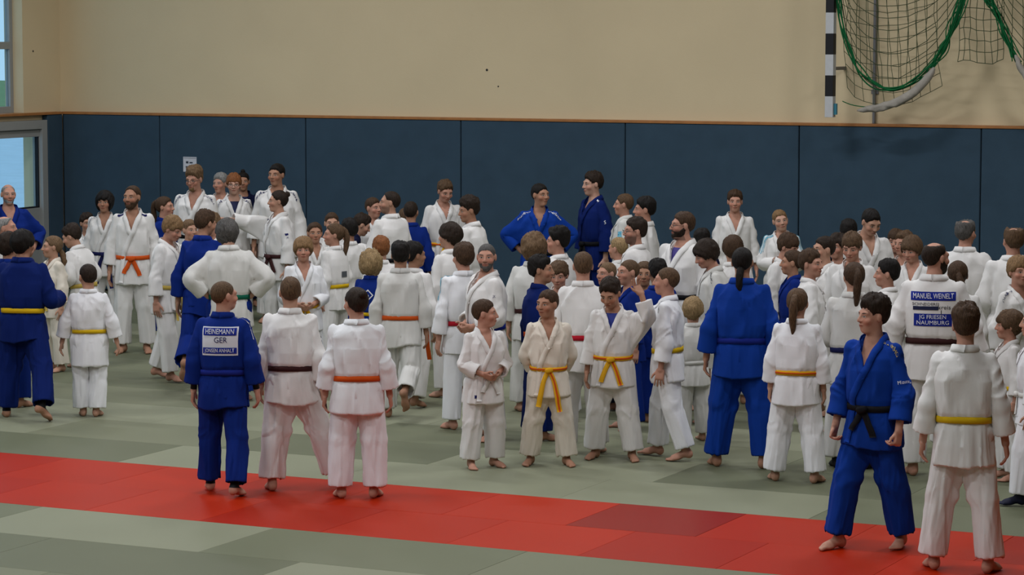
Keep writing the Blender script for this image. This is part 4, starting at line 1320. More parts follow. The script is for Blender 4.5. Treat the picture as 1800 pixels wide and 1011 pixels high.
    def decal(name, V2, F2, where, mat, *a):
        lift = .013
        if where == 'back': Pv = lay_back(V2, a[0], lift + (a[2] if len(a) > 2 else 0), a[1] if len(a) > 1 else 0)
        elif where == 'chest': Pv = lay_chest(V2, a[0], a[1], lift)
        elif where in ('sleeveL', 'sleeveR'): Pv = lay_sleeve(V2, where[-1], a[0], a[1], lift, a[2] if len(a) > 2 else True)
        elif where in ('shoulderL', 'shoulderR'): Pv = lay_shoulder(V2, where[-1], .022, a[0] if a else .03)
        o = laid(name, Pv, F2, mat, jk, .9)
        up_ = .003 + (a[2] * .6 if where == 'back' and len(a) > 2 else 0)
        out = []
        for v in o.data.vertices:
            loc, nrm, _i, _d = bvh.find_nearest(v.co)
            out.append(loc + nrm * up_ * k * 1.6)
        o.data.vertices.foreach_set('co', [c for v in out for c in v]); o.data.update()
        return o
    for d in p['deco']:
        kind = d[0]
        if kind == 'text':
            _, s_, size, where, mat = d[:5]
            V2, F2 = text_vf(s_); decal('lettering', V2 * np.array([size * (d[6] if len(d) > 6 else 1.0), size]), F2, where, mat, *d[5])
        elif kind == 'rect':
            _, w_, h_, where, mat = d[:5]
            V2, F2 = rect_vf(w_, h_); decal('patch', V2, F2, where, mat, *d[5])
    if p['extra']: p['extra'](body, T, fin, k)
    return body
NAVYTEE, WHITETEE, PURPLE, BLUETEE = srgb(24, 30, 70), srgb(205, 205, 205), srgb(70, 62, 130), srgb(40, 52, 130)
KITO = lambda mat=M_INKN: [('text', 'moskito', .05, 'shoulderL', mat, (.03,)), ('text', 'moskito', .05, 'shoulderR', mat, (.03,))]
BADGE = lambda side, mat=M_INKN: [('rect', .035, .022, 'sleeve' + side, mat, (.13, 20, False)), ('text', 'JX', .035, 'sleeve' + side, mat, (.17, 20, False))]
STRIPES = lambda side, mat: [('rect', .30, .011, 'shoulder' + side, mat, (o,)) for o in (.035, .012, -.011)]

def held_tail(side, colour):
    """a belt end hanging past the hand"""
    def f(body, T, fin, k):
        Pw, Rw, _s = T['hand' + side]
        d = Rw @ np.array([1.0 if side == 'L' else -1.0, 0, 0])
        top = Pw + d * .05 + np.array([0, -.02, .06])
        pts = np.array([top, top + np.array([0, -.005, -.10]), top + np.array([-.01, -.03, -.20]), top + np.array([-.02, -.06, -.29])])
        q = resample(pts, 10); w = np.array([.021, .006, 0])
        V = np.concatenate([q - w, q - w + np.array([0, .005, 0]), q + w + np.array([0, .005, 0]), q + w]); n = 10
        F = [(j * n + i, ((j + 1) % 4) * n + i, ((j + 1) % 4) * n + i + 1, j * n + i + 1) for j in range(4) for i in range(n - 1)] + [(0, n, 2 * n, 3 * n), (n - 1, 4 * n - 1, 3 * n - 1, 2 * n - 1)]
        mesh_obj('belt_tail', fin(V), np.array(F), BC[colour], [c for c in body.children if c.name.startswith('belt')][0], False)
    return f
# ---- left edge and door
P(14, 322, 'bald older man in blue judo suit standing at the glass door', 'B', 8, 12, h=1.78, belt='black', hair=('bald', 'grey', 'bald'), skin='rosy', arms=('hips2', 'hang'), stubble=.25, girth=1.1, beard=('grey', .003, True))
P(8, 378, 'grey-haired man in white jacket cut off by the left photo edge', 'W', 60, 75, h=1.74, belt='brown', hair=('reced', 'grey', 'thin'), skin='rosy', girth=1.08)
P(38, 405, 'black-haired judoka in blue suit with yellow belt striding at the left edge', 'D', 158, 135, yf=734, belt='yellow', hair=('bowl', 'black'), skin='tan', arms=('talk', 'talk'), legs=((4, 5, 3, 20, 0), (-12, 17, 12, 24, 30)), wrap=srgb(16, 16, 18), lean=4, girth=1.08, tails='long', lod=2)
P(93, 415, 'girl with brown pigtail in cream suit facing left beside the blue suit with yellow belt', 'C', -62, -80, yf=652, belt='pale', hair=('tied', 'light', 'lowtail'), arms='hang', fem=True, legs='stand')
P(146, 393, 'dark-haired boy bending forward in white jacket in front of the black-haired woman', 'W', -130, -110, h=1.52, belt='pale', hair=('short', 'dark'), arms='belly', nod=22, lean=16, deco=[('rect', .03, .04, 'sleeveL', M_INKK, (.13, 60, False))])
P(155, 465, 'small dark-haired boy seen from behind with yellow belt at far left', 'H', 172, -160, yf=731, belt='yellow', hair=('crop', 'dark'), arms=('wide', 'wide'), legs='narrow', girth=1.04, skirt=1.4, lod=2)
P(152, 376, 'dark-haired child almost hidden behind the black-haired woman', 'W', 20, h=1.38, hair=('short', 'dark'), lod=1)
P(184, 337, 'woman with black bob and fringe in white suit', 'W', -8, -14, h=1.66, belt='navy', hair=('bob', 'black'), skin='tan', arms=('hang', 'hang'), fem=True, shirt=None, deco=KITO() + BADGE('L'), tails='long')
P(233, 325, 'brown-bearded man with receding hair and orange belt', 'W', -8, -28, yf=620, belt='orange', hair=('reced', 'brown'), skin='tan', beard=('brown', .010, True), arms='hang', deco=[('rect', .05, .035, 'shoulderL', M_INKN, (.03,)), ('rect', .05, .035, 'shoulderR', M_INKN, (.03,))], stubble=.5)
P(288, 345, 'young woman with long brown ponytail in blue suit facing right', 'B', 75, 68, h=1.64, belt='brown', hair=('tied', 'brown', 'pony'), skin='rosy', fem=True)
P(291, 378, 'sandy-haired teenage boy looking down with pale yellow belt hanging long', 'W', 62, 58, yf=668, belt='pale', hair=('fringe', 'sandy'), skin='rosy', arms='hang', nod=24, tails='long', lean=4, legs='stepR')
P(344, 294, 'tall fair-haired man with glasses and chin beard under the paper notice', 'W', -18, -30, h=1.92, belt='black', hair=('quiff', 'light'), skin='rosy', beard=('sandy', .005, False), glasses=True, nod=10, deco=KITO(), girth=1.06)
P(388, 305, 'grey-haired man mostly hidden between fair man and red-haired teenager', 'W', -20, -32, h=1.755, hair=('short', 'grey'), skin='rosy', lod=1, girth=1.05)
P(411, 306, 'red-haired teenager with navy shirt under white jacket looking at the camera', 'W', 4, -2, h=1.80, hair=('fringe', 'red'), skin='pale', shirt=NAVYTEE, deco=KITO(), glasses=True)
P(427, 302, 'dark-haired person with topknot in navy behind the red-haired teenager', 'N', 4, 0, h=1.735, hair=('crop', 'black', 'topknot'), skin='tan', shirt=NAVYTEE, lod=1)
P(487, 287, 'tall dark-haired man in white suit standing against the pads', 'W', -6, -30, h=1.94, hair=('crop', 'black'), skin='tan', deco=KITO(), girth=1.06)
P(490, 334, 'woman with dark hair bun and brown belt pointing to the left', 'W', -52, -84, h=1.74, belt='brown', hair=('tied', 'dark', 'bun'), skin='fair', arms=('hang', 'point'), fem=True, deco=BADGE('L'), shirt=NAVYTEE, girth=1.08, twist=-14)
P(355, 369, 'brown-haired youth in blue suit seen from behind next to the grey-haired woman', 'B', 168, 128, yf=684, belt='blue', hair=('short', 'brown'), skin='tan', legs='kickL', arms='hang', nod=12)
P(402, 386, 'grey-haired woman from behind in white jacket, green belt and blue trousers', 'G', 178, -150, yf=705, belt='green', hair=('bob', 'greyd'), arms='hips', tr='B', girth=1.12, fem=False, nod=14)
P(378, 374, 'fair boy tucked between the blue back and the grey-haired woman', 'W', -55, -60, h=1.60, hair=('short', 'light'), skin='rosy', nod=16)
P(333, 386, 'child glimpsed at the left shoulder of the blue back', 'W', 40, 30, h=1.46, hair=('crop', 'light'), skin='fair', lod=1)
P(14, 410, 'dark-haired person in blue half hidden behind the judoka striding with yellow belt', 'B', 150, 140, h=1.64, hair=('bowl', 'dark'), skin='tan', lod=1, deco=STRIPES('R', M_INKW))
# ---- three people on the red mats
def heinemann():
    d = [('rect', .29, .235, 'back', M_PATCHW, (1.285,)), ('rect', .268, .062, 'back', M_PATCHB, (1.362, 0, .005)), ('text', 'HEINEMANN', .062, 'back', M_INKW, (1.362, 0, .010), .66),
         ('text', 'GER', .066, 'back', M_INKN, (1.292, .01, .006), .9), ('rect', .275, .048, 'back', M_PATCHB, (1.207, 0, .005)), ('text', 'JONSEN ANHALT', .044, 'back', M_INKW, (1.207, 0, .010), .70)]
    return d + [('rect', .24, .010, 'shoulderR', M_INKW, (o,)) for o in (-.030, -.008, .014)]
P(391, 492, 'crew-cut boy in blue suit with white name patch standing on the red mats', 'B', 168, 120, yf=868, belt='blue', hair=('buzz', 'mid'), skin='rosy', arms=('hang', 'hang2'), legs='stepL', wrap=srgb(18, 18, 20), deco=heinemann(), lod=2)
P(510, 484, 'boy in white suit with dark brown belt stepping on the red mats', 'W', 172, -172, yf=858, belt='brown', hair=('crop', 'mid'), arms=('hang', 'hang'), legs=((-6, 4, 3, 14, 0), (9, 17, 3, 26, 0)), deco=BADGE('R'), lod=2, extra=held_tail('R', 'brown'))
P(627, 505, 'girl with dark hair bun and orange belt from behind on the red mats', 'H', 178, -150, yf=874, belt='orange', hair=('tied', 'dark', 'bun'), skin='rosy', arms=('hang2', 'hang2'), legs='stand', fem=True, girth=1.08, wrap=None, lod=2)
# ---- middle group
P(533, 418, 'boy with blond fringe facing the camera, open white jacket and amber belt', 'H', 6, 0, h=1.52, belt='amber', hair=('bowl', 'sandy'), skin='rosy', arms='front')
P(553, 391, 'smiling brown-haired girl with red and black marks on her lapel', 'W', 12, 8, h=1.46, hair=('tied', 'brown'), skin='tan', fem=True, deco=[('rect', .05, .04, 'chest', M_INKR, (.085, 1.36)), ('rect', .04, .05, 'chest', M_INKK, (.085, 1.29)), ('rect', .03, .04, 'chest', M_INKR, (.08, 1.22))])
P(588, 393, 'girl with light brown ponytail facing left, grey round badge on her white back', 'W', -128, -82, h=1.52, belt='yellow', hair=('tied', 'mid', 'pony'), skin='rosy', fem=True, deco=[('rect', .10, .07, 'back', M_BADGE, (1.17, .0))])
P(583, 374, 'child with cropped hair peeking over the ponytail girl', 'W', 5, h=1.50, hair=('crop', 'brown'), lod=1)
P(614, 386, 'black-haired boy from behind in front of the dark coat at the wall', 'W', -150, -140, h=1.52, hair=('short', 'black'), skin='tan', lod=0)
P(604, 371, 'person in dark navy bent low by the wall pads', 'N', 100, 95, h=1.50, hair=('short', 'dark'), lean=26, nod=26, skin='fair', lod=1, girth=1.05)
P(655, 347, 'brown-haired boy in white suit face to face with the balding man', 'W', 28, 42, h=1.62, belt='blue', hair=('crop', 'brown'), skin='rosy')
P(687, 335, 'man with receding dark hair in white suit talking to a boy', 'W', -140, -88, h=1.80, belt='black', hair=('reced', 'dark'), skin='fair', stubble=.5, girth=1.06, arms='talk')
P(722, 354, 'dark-haired child seen from behind at the shoulder of the balding man', 'B', 165, h=1.62, hair=('crop', 'dark'), skin='tan', lod=1)
P(712, 366, 'small mousy-haired child behind the balding man', 'B', 170, h=1.46, hair=('crop', 'mid'), lod=1)
P(779, 315, 'tall brown-haired boy looking down with amber belt', 'W', 14, 24, h=1.80, belt='amber', hair=('short', 'mid'), skin='rosy', nod=20, stripe=True, tails='long')
P(829, 348, 'dark-haired teenager with quiff in white suit facing left', 'W', -112, -72, h=1.78, hair=('quiff', 'dark'), skin='tan', nod=8, deco=KITO(), girth=1.05)
P(792, 393, 'boy with thick dark brown hair turned away left of the crew in white', 'W', -135, -118, h=1.68, hair=('bowl', 'dark'), skin='fair', deco=[('text', '*', .08, 'back', M_INKK, (1.2, .05))])
P(670, 417, 'red-haired child from behind in white jacket', 'W', 168, -165, h=1.46, hair=('fringe', 'red'), skin='pale', lod=0)
P(652, 445, 'small child with curly blond hair in blue suit with white emblem', 'B', 162, -160, h=1.36, belt='yellow', hair=('curly', 'blond'), deco=[('text', '\u25c7', .16, 'back', M_INKW, (1.26, 0)), ('rect', .03, .03, 'back', M_INKW, (1.26, 0))])
P(704, 425, 'black-haired boy from behind with orange belt lifting his heel', 'G', 174, -178, yf=734, belt='orange', hair=('short', 'black'), skin='olive', legs='kickR', arms=('hang', 'hang'), girth=1.03, extra=held_tail('R', 'orange'))
P(727, 427, 'second black-haired boy close beside the boy with orange belt', 'W', 150, 118, yf=713, hair=('short', 'black'), skin='olive', legs='stepL', belt='orange', arms='hang')
P(815, 428, 'brown-haired boy from behind with red belt and light blue shoulder stripes', 'H', -158, -150, yf=753, belt='red', hair=('fringe', 'brown'), skin='rosy', arms='hang', deco=STRIPES('L', M_AQUA))
P(855, 426, 'smiling man with shaved head and grey beard looking back over his shoulder', 'W', -72, -8, yf=772, belt='blue', hair=('buzz', 'greyd'), skin='rosy', beard=('greyd', .006, True), girth=1.16, arms='front', deco=[('text', 'JX', .034, 'sleeveL', M_INKN, (.10, 20, False))], stubble=.4, twist=4)
P(850, 527, 'small boy in white suit with clasped hands looking right', 'W', 26, 82, yf=822, belt='white', hair=('crop', 'brown'), skin='rosy', arms='front', legs='stand', deco=[('rect', .04, .035, 'chest', M_INKN, (-.13, .80))], girth=1.05, skirt=1.05, lod=2)
P(938, 414, 'woman with wavy blond-brown hair from behind in white', 'G', 172, 178, h=1.66, belt='brown', hair=('curly', 'light'), fem=False, girth=1.05)
P(982, 402, 'dark-haired boy facing left in front of the man with hands on hips', 'W', -125, -92, h=1.66, hair=('quiff', 'black'), skin='rosy')
P(948, 322, 'man in bright blue suit with hands on hips and white shoulder lettering', 'L', 0, 42, h=1.83, belt='black', hair=('crop', 'black'), skin='tan', arms='hips', deco=KITO(M_INKW), girth=1.05)
P(1045, 302, 'very tall boy in dark blue suit facing left at the wall', 'D', -58, -66, h=1.92, belt='black', hair=('short', 'dark'), skin='pale', deco=[('text', 'S', .06, 'sleeveL', M_INKW, (.16, 30, False)), ('rect', .06, .03, 'shoulderL', M_INKW, (.0,))], nod=4)
P(949, 450, 'black-haired boy in dark blue suit with orange belt facing right', 'D', 118, 78, yf=772, belt='orange', hair=('short', 'black'), skin='tan', arms='hang')
P(984, 460, 'brown-haired child half hidden behind the boy in cream', 'W', -8, -12, h=1.42, hair=('fringe', 'mid'), skin='rosy', nod=12, lod=0)
P(964, 509, 'boy in cream suit with long amber belt ends and hands behind his back', 'C', 2, -36, yf=818, belt='amber', hair=('crop', 'brown'), skin='tan', arms='behind', legs='apart', stripe=True, tails='long', lod=2)
P(1025, 442, 'brown-haired boy from behind in white suit with red belt', 'W', 176, -172, yf=796, belt='red', hair=('crop', 'mid'), skin='rosy', arms='hang', deco=[('text', 'JX', .03, 'sleeveR', M_INKK, (.30, 20, False))])
P(1078, 485, 'boy in white suit scratching his head, amber and orange belt', 'W', -8, -22, yf=808, belt='amber', hair=('short', 'dark'), skin='tan', arms=('crown', 'hang'), legs='apart', nod=26, stripe=True, tails='mid', shirt=BLUETEE, lod=2)
# ---- group right of centre, back to front
P(1098, 340, 'short-haired boy facing left behind the man with black hair', 'G', -95, -92, h=1.72, hair=('crop', 'mid'), skin='rosy', deco=[('rect', .06, .08, 'sleeveL', M_AQUA, (.10, 30, False))])
P(1135, 347, 'man with thick black hair in white suit facing left', 'W', -100, -84, h=1.79, hair=('short', 'black'), skin='rosy')
P(1118, 383, 'man with dark hair, glasses and stubble facing left in white', 'W', -105, -72, h=1.76, hair=('short', 'dark'), skin='rosy', glasses=True, stubble=.7)
P(1088, 418, 'blond child at the cheek of the man with stubble', 'W', -120, h=1.42, hair=('crop', 'blond'), skin='rosy', lod=1)
P(1202, 371, 'bearded man with undercut and black glasses, purple shirt under white jacket', 'W', -42, -74, h=1.86, belt='black', hair=('crop', 'brown'), skin='rosy', beard=('dark', .011, True), glasses=True, shirt=PURPLE, girth=1.16, stubble=.6)
P(1106, 455, 'crew-cut boy in blue suit right behind the boy scratching his head', 'B', -70, -60, h=1.52, hair=('buzz', 'mid'), skin='rosy')
P(1068, 460, 'fair-skinned child looking left behind the boy scratching his head', 'N', -70, -50, h=1.42, hair=('buzz', 'light'), skin='rosy', lod=1)
P(1132, 460, 'grinning tan child in blue jacket facing the camera', 'B', 4, 0, h=1.42, hair=('crop', 'mid'), skin='olive', shirt=WHITETEE)
P(1156, 457, 'black-haired child in blue turned away beside the grinning child', 'B', -160, h=1.44, hair=('short', 'black'), skin='olive', lod=1)
P(1174, 468, 'boy in white suit walking left with yellow belt and black sleeve lettering', 'H', -100, -98, yf=806, belt='yellow', hair=('buzz', 'mid'), skin='rosy', arms=('hang', 'hang'), legs='stepR', deco=[('text', 'DANRHO', .034, 'shoulderL', M_INKK, (.02,))], tails='long', lod=2)
P(1218, 525, 'very small blond child in greyish suit with white belt', 'G', -150, 175, yf=775, belt='white', hair=('bowl', 'blond'), skin='fair', deco=[('rect', .05, .12, 'sleeveL', M_INKN, (.12, 10, False))])
P(1254, 420, 'boy with dark fringe looking down left beside the big blue back', 'G', -80, -76, h=1.66, hair=('bowl', 'dark'), skin='rosy', nod=24, shirt=BLUETEE, deco=[('text', 'DANRHO', .034, 'shoulderL', M_INKK, (.02,))])
P(1288, 416, 'dark-haired person turned away behind the boy with dark fringe', 'W', -165, h=1.60, hair=('bowl', 'brown'), skin='fair', lod=1)
P(1234, 404, 'black-haired child behind the shoulder of the bearded man', 'N', 160, h=1.52, hair=('short', 'black'), lod=1)
P(1305, 432, 'broad man in bright blue suit from behind with dark ponytail', 'L', 176, 172, yf=820, belt='blue', hair=('reced', 'black', 'lowtail'), skin='tan', arms=('hang2', 'hang2'), girth=1.06, legs='apart', lod=2)
P(1292, 335, 'slim brown-haired boy in white suit staring at the camera', 'W', 6, 2, h=1.73, hair=('short', 'brown'), skin='rosy')
P(1374, 368, 'blond boy with light blue shoulder stripes by the wall', 'W', 4, 12, h=1.60, hair=('crop', 'sandy'), skin='pale', tilt=-10, deco=STRIPES('L', M_AQUA) + STRIPES('R', M_AQUA), arms='fold')
P(1377, 410, 'brown-haired boy looking down in front of the blond boy', 'W', 60, 62, h=1.58, hair=('fringe', 'brown'), skin='rosy', nod=20)
P(1394, 440, 'boy in royal blue suit facing left with small nose', 'B', -80, -88, h=1.50, hair=('crop', 'brown'), skin='tan', tr='K')
P(1424, 440, 'auburn-haired person in white suit looking right', 'W', 95, 62, h=1.60, hair=('short', 'brown'), skin='rosy')
P(1450, 415, 'dark-haired boy in white suit glancing left behind the auburn-haired person', 'W', -60, -62, h=1.64, hair=('crop', 'dark'), skin='fair')
P(1500, 408, 'man with damp brown fringe looking down in white suit', 'W', -18, -14, h=1.72, hair=('fringe', 'mid'), skin='rosy', nod=16)
P(1473, 412, 'dark-haired child close behind the man with damp fringe', 'K', -10, -30, h=1.58, hair=('fringe', 'dark'), skin='rosy', lod=1)
P(1524, 362, 'man with black crew cut looking down, white suit against the wall', 'W', 20, 32, h=1.82, hair=('crop', 'black'), skin='fair', nod=28, girth=1.06)
P(1492, 387, 'black-haired person hidden behind the man with crew cut', 'N', 175, h=1.62, hair=('short', 'black'), lod=1)
P(1402, 506, 'girl with brown ponytail from behind, amber belt with orange stripe', 'H', 172, 168, yf=846, belt='amber', hair=('tied', 'mid', 'pony'), arms='hang', legs='apart', fem=True, stripe=True, girth=1.06, lod=2)
P(1502, 460, 'girl with brown ponytail from behind, navy belt and black socks', 'G', 174, -165, yf=822, belt='navy', hair=('tied', 'brown', 'pony'), arms='belly', fem=True, sock=srgb(20, 20, 24), girth=1.08)
P(1561, 458, 'black-haired boy in white facing left beside the name-patch man', 'W', -110, -88, h=1.52, hair=('short', 'black'), skin='rosy')
# ---- two people on the red mats at the right
P(1538, 519, 'young man in bright blue suit with black belt walking on the red mats', 'L', -30, -62, yf=964, belt='black', hair=('quiff', 'dark'), skin='rosy', arms=('fist', 'fist'), legs=((-10, 3, 4, 12, 0), (13, 5, 5, 14, 0)), deco=[('text', 'DANRHO', .034, 'shoulderL', M_GOLD, (.02,)), ('text', 'Mizuno', .035, 'sleeveL', M_INKW, (.20, 30, False))], girth=1.04, lod=2)
P(1698, 538, 'curly brown-haired boy with yellow belt from behind on the red mats', 'W', 176, -172, yf=1002, belt='yellow', hair=('quiff', 'brown'), skin='rosy', arms=('hang2', 'hang2'), legs='apart', skirt=1.05, lod=2)
# ---- right edge
P(1606, 415, 'boy with long light brown fringe looking down by the name-patch man', 'W', -12, -26, h=1.60, hair=('bowl', 'mid'), skin='rosy', nod=14)
P(1576, 405, 'auburn child in blue shirt behind the boy with long fringe', 'B', -10, -12, h=1.52, hair=('fringe', 'brown'), skin='rosy', lod=1, shirt=BLUETEE)
P(1590, 408, 'brown-haired child squeezed between two heads near the name-patch man', 'W', -20, -40, h=1.56, hair=('short', 'mid'), skin='rosy', lod=1)
def weinelt():
    return [('rect', .300, .066, 'back', M_PATCHB, (1.362,)), ('text', 'MANUEL WEINELT', .058, 'back', M_INKW, (1.362, 0, .008), .56),
            ('text', 'SCHNEIDEREI', .030, 'back', M_INKK, (1.302, -.05), 1.0), ('rect', .17, .028, 'back', M_PATCHK, (1.272, -.05)),
            ('text', 'kreis', .045, 'back', M_INKK, (1.278, .075), 1.0), ('text', 'J', .05, 'back', M_INKK, (1.238, .055), 1.0),
            ('rect', .255, .090, 'back', M_PATCHB, (1.185,)), ('text', 'JG FRIESEN', .042, 'back', M_INKW, (1.206, 0, .008), .9), ('text', 'NAUMBURG', .042, 'back', M_INKW, (1.164, 0, .008), .95)]
P(1643, 423, 'bearded man with receding hair and blue lettered patches on his white back', 'W', 178, 132, yf=835, belt='brown', hair=('reced', 'dark', 'thin'), skin='rosy', beard=('dark', .010, True), arms='wide', deco=weinelt(), girth=1.14, stubble=.4, lod=2)
P(1684, 458, 'girl with long brown braid behind the name-patch man', 'W', 168, -178, h=1.62, hair=('tied', 'brown', 'braid'), fem=True)
P(1697, 385, 'man with greying bald-spotted hair from behind by the wall', 'W', 170, 152, h=1.80, hair=('short', 'greyd', 'thin'), skin='rosy', girth=1.1, arms='front')
P(1782, 398, 'man with light brown hair from behind at the right by the wall', 'W', -165, -160, h=1.80, hair=('short', 'mid', 'thin'), skin='rosy', girth=1.12, arms='front', deco=[('text', '(', .05, 'sleeveL', M_INKN, (.10, 20, False))])
P(1790, 452, 'boy with sandy fringe in white jacket with navy sleeve lettering at right edge', 'W', 38, 30, h=1.62, hair=('fringe', 'sandy'), skin='rosy', deco=[('text', 'DANRHO', .034, 'shoulderR', M_INKN, (.02,))])
P(1776, 548, 'small brown-haired girl in white suit facing left at right edge', 'W', -70, -84, yf=842, belt='yellow', hair=('bowl', 'mid'), skin='rosy', fem=True)
P(1822, 540, 'white suit with navy shoulder stripes cut off by the right photo edge', 'H', -95, -90, yf=886, belt='white', hair=('short', 'dark'), arms='hang', deco=STRIPES('R', M_INKN) + STRIPES('L', M_INKN), sock=srgb(24, 28, 52), legs='stepL')

# places: from the head's pixel and height; those whose feet are hidden may shift a little along their line of sight
for p in people:
    if p['yf']: p['h_'] = standing_height(p['x'], p['y'], p['yf']); p['free'] = False
    else: p['h_'] = p['h']; p['free'] = True
    p['h0'] = p['h_']
    q = at_z(p['x'], p['y'], p['h_']); p['pos'] = np.array(q[:2])
for it in range(200):
    moved = False
    for i, a in enumerate(people):
        for b in people[i + 1:]:
            d = a['pos'] - b['pos']; r = np.linalg.norm(d)
            need = .54 if max(a['h_'], b['h_']) > 1.6 else .46
            if r < need and (a['free'] or b['free']):
                moved = True
                far, near = (a, b) if np.linalg.norm(a['pos']) > np.linalg.norm(b['pos']) else (b, a)
                for o, sg in ((far, 1), (near, -1)):
                    if not o['free']: continue
                    D_ = np.linalg.norm(o['pos']); nh = CAM_H - (CAM_H - o['h_']) * (1 + sg * .05 / D_)
                    if abs(nh - o['h0']) < .16:
                        o['h_'] = nh; o['pos'] = np.array(at_z(o['x'], o['y'], nh)[:2])
    if not moved: break
for p in people:
    if p['pos'][1] > PY0 - .38:
        t = (PY0 - .38) / p['pos'][1]
        p['h_'] = CAM_H - (CAM_H - p['h_']) * t; p['pos'] = p['pos'] * t
for i, p in enumerate(people):
    p['obj'] = build_person(p, i)

# ------------------------------------------------------------------ handball goal lifted against the wall, net and tie-down strap
GY = PY0 - .42
M_POSTW = plain('white_goal_paint', srgb(196, 198, 200), .5); M_POSTK = plain('black_goal_paint', srgb(24, 24, 28), .5)
M_NET = fabric('green_net_cord', srgb(48, 84, 56), .8, .1); M_ROPE = fabric('green_net_edge', srgb(20, 98, 54), .8, .1)
M_THIN = fabric('faded_net_cord', srgb(72, 82, 58), .8, .1)
M_TARP = surface('grey_white_net_bag', srgb(166, 160, 150), .85, .10, 12, bump=.5, bscale=40)
M_STEEL = plain('grey_steel_rail', srgb(122, 122, 124), .45, metal=.3)
g0 = at_y(1459, 206, GY)
goal = empty('handball_goal', (g0[0], GY, g0[2])); tag(goal, 'black and white striped handball goal with green net hung on the wall', 'goal')
PW = .05
ST = .245
def post(x0):
    for k in range(9):
        box('post_stripe', x0 - PW, x0 + PW, -PW, PW, k * ST, (k + 1) * ST, M_POSTW if k % 2 == 0 else M_POSTK, goal, .003)
post(0); post(3.08)
for k in range(12):
    box('crossbar_stripe', PW + k * .2483, PW + (k + 1) * .2483, -PW, PW, 8 * ST + .145, 9 * ST, M_POSTK if k % 2 else M_POSTW, goal, .003)
bj = Join(); V, F = box_vf(PW, PW + .035, -.02, .02, .03, .16); bj.add(V, F)
bj.build('net_hook', plain('teal_plastic', srgb(60, 130, 150), .5), goal, False)
def gp(px, py, dy=0.0):
    q = at_y(px, py, GY + .02 + dy); return np.array([q[0] - g0[0], .02 + dy, q[2] - g0[2]])
def curve(pts, n=24):
    pts = np.asarray(pts, float); t = np.linspace(0, len(pts) - 1, n); out = []
    for v in t:
        i = min(int(v), len(pts) - 2); f = v - i
        p0, p1, p2, p3 = pts[max(i - 1, 0)], pts[i], pts[i + 1], pts[min(i + 2, len(pts) - 1)]
        out.append(.5 * ((2 * p1) + (-p0 + p2) * f + (2 * p0 - 5 * p1 + 4 * p2 - p3) * f * f + (-p0 + 3 * p1 - 3 * p2 + p3) * f ** 3))
    return np.array(out)
TOPPX = -118
U1 = [(1470, TOPPX), (1472, -20), (1479, 38), (1494, 90), (1513, 126), (1540, 151), (1570, 157), (1600, 146), (1632, 122), (1657, 88), (1676, 46), (1692, 2), (1712, -60), (1722, TOPPX)]
U2 = [(1728, TOPPX), (1738, -10), (1752, 20), (1768, 62), (1788, 104), (1812, 138), (1850, 156), (1890, 146), (1925, 110), (1945, 40), (1950, TOPPX)]
rope = Join()
for U, seed in ((U1, 1), (U2, 2)):
    for s in range(5):
        rg = random.Random(seed * 10 + s)
        thick = [max(.15, min(1, (q[1] + 130) / 120)) for q in U]
        pts = [gp(q[0] + rg.uniform(-5, 5), q[1] + rg.uniform(-4, 4), rg.uniform(-.03, .03)) for q in U]
        rope.add(*tube_vf(curve(pts, 60), .009, 5))
    arm_ = [q for q in U if (q[0] > 1600 and U is U1) or (U is U2 and q[0] < 1800)]
    for s in range(9):
        rg = random.Random(seed * 70 + s)
        pts = [gp(q[0] + rg.uniform(-11, 9), q[1] + rg.uniform(-6, 6), rg.uniform(-.05, .05)) for q in arm_]
        rope.add(*tube_vf(curve(pts, 40), .007, 5))
rope.add(*tube_vf(curve([gp(1481, 178), gp(1500, 185), gp(1530, 188), gp(1560, 182)], 12), .006, 5))
rope.build('net_edge_rope', M_ROPE, goal)
net = Join()
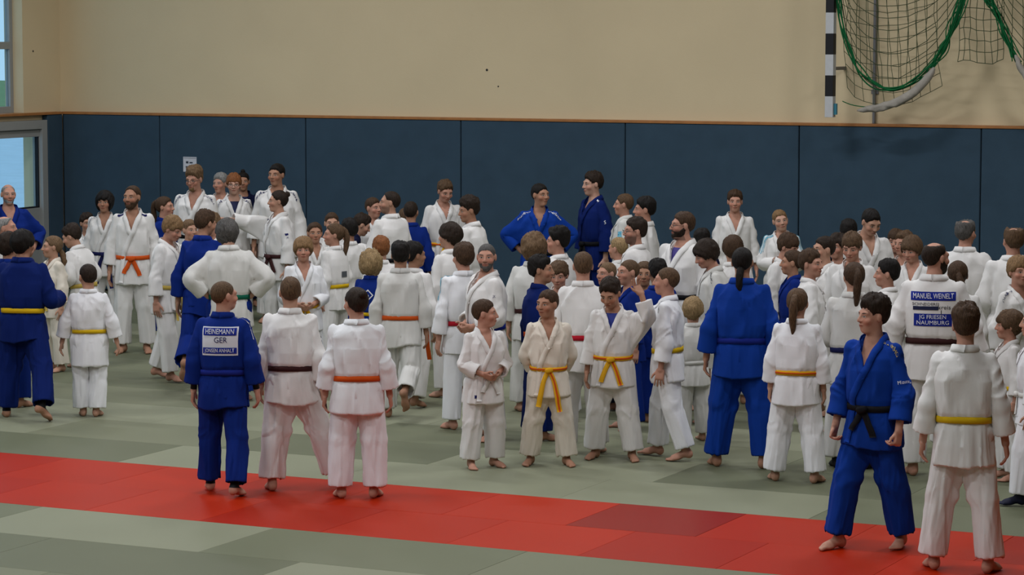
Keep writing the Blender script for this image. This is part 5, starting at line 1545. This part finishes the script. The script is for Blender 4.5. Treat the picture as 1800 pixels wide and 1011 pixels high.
def net_panel(U, xa, xb, n, m, drop, r=.0042, seed=0, side=0.0):
    rg = random.Random(seed)
    Ux = np.array([q[0] for q in U]); Uy = np.array([q[1] for q in U])
    o = np.argsort(Ux)
    bot = lambda x: np.interp(x, Ux[o], Uy[o]) + drop
    G = np.zeros((n + 1, m + 1, 3))
    for i in range(n + 1):
        x = xa + (xb - xa) * i / n
        for j in range(m + 1):
            v = j / m
            xx = x + side * v * v + rg.uniform(-1.6, 1.6) + 6 * math.sin(v * 3 + i) * v * .4
            yb = bot(x)
            yy = TOPPX + (yb - TOPPX) * v + rg.uniform(-1.6, 1.6)
            G[i, j] = gp(xx, yy, rg.uniform(-.01, .01) + .05 * math.sin(v * math.pi))
    for i in range(n + 1): net.add(*tube_vf(G[i], r, 4, False))
    for j in range(m + 1): net.add(*tube_vf(G[:, j], r, 4, False))
net_panel(U1, 1472, 1700, 13, 13, 4, seed=3)
net_panel([(1470, 150), (1500, 178), (1560, 186), (1600, 176), (1640, 150), (1690, 108), (1700, 105)], 1474, 1640, 10, 13, 0, .0036, seed=4, side=14)
net_panel([(1680, 108), (1705, 104), (1720, 110), (1745, 112), (1760, 104)], 1684, 1764, 7, 12, 0, seed=5)
net_panel(U2, 1744, 1948, 11, 13, 4, seed=6)
net_o = net.build('net', M_THIN, goal)
# the pale bag that gathers the lower net edge
q = curve([gp(1508, 194, -.03), gp(1540, 190, -.05), gp(1575, 180, -.06), (gp(1605, 163, -.06)), gp(1628, 140, -.05), gp(1642, 120, -.03)], 26)
V, F = tube_vf(q, np.interp(np.linspace(0, 1, 26), [0, .12, .5, .85, 1], [.012, .038, .055, .045, .02]), 12)
V = np.array(V); V += (vnoise(V * 22, 9)[:, None] - .5) * .035
mesh_obj('net_bag', V, F, M_TARP, goal)
q = curve([gp(1786, 96, -.03), gp(1800, 128, -.05), gp(1830, 158, -.06), gp(1870, 172, -.05)], 18)
V, F = tube_vf(q, np.interp(np.linspace(0, 1, 18), [0, .3, 1], [.02, .045, .03]), 10); V = np.array(V); V += (vnoise(V * 22, 5)[:, None] - .5) * .03
mesh_obj('net_bag', V, F, M_TARP, goal)
rail0 = at_y(1536, 219, WY - .04)
rail = empty('wall_rail', (rail0[0], WY - .04, PAD_H + .022)); tag(rail, 'slim grey steel rail running up the wall behind the goal net', 'rail')
box('rail_profile', -.015, .015, -.02, .03, 0, 3.6, M_STEEL, rail, .004)
for z in (.35, 1.5, 2.7): box('rail_bracket', -.045, .045, .02, .04, z, z + .05, M_STEEL, rail, .003)
for z0 in (.75, 1.95):
    pass
for x0 in (0, 3.08):
    for z in (.55, 1.75): box('wall_bracket', x0 - .02, x0 + .02, PW, WY - GY - .002, z, z + .04, M_STEEL, goal, .003)
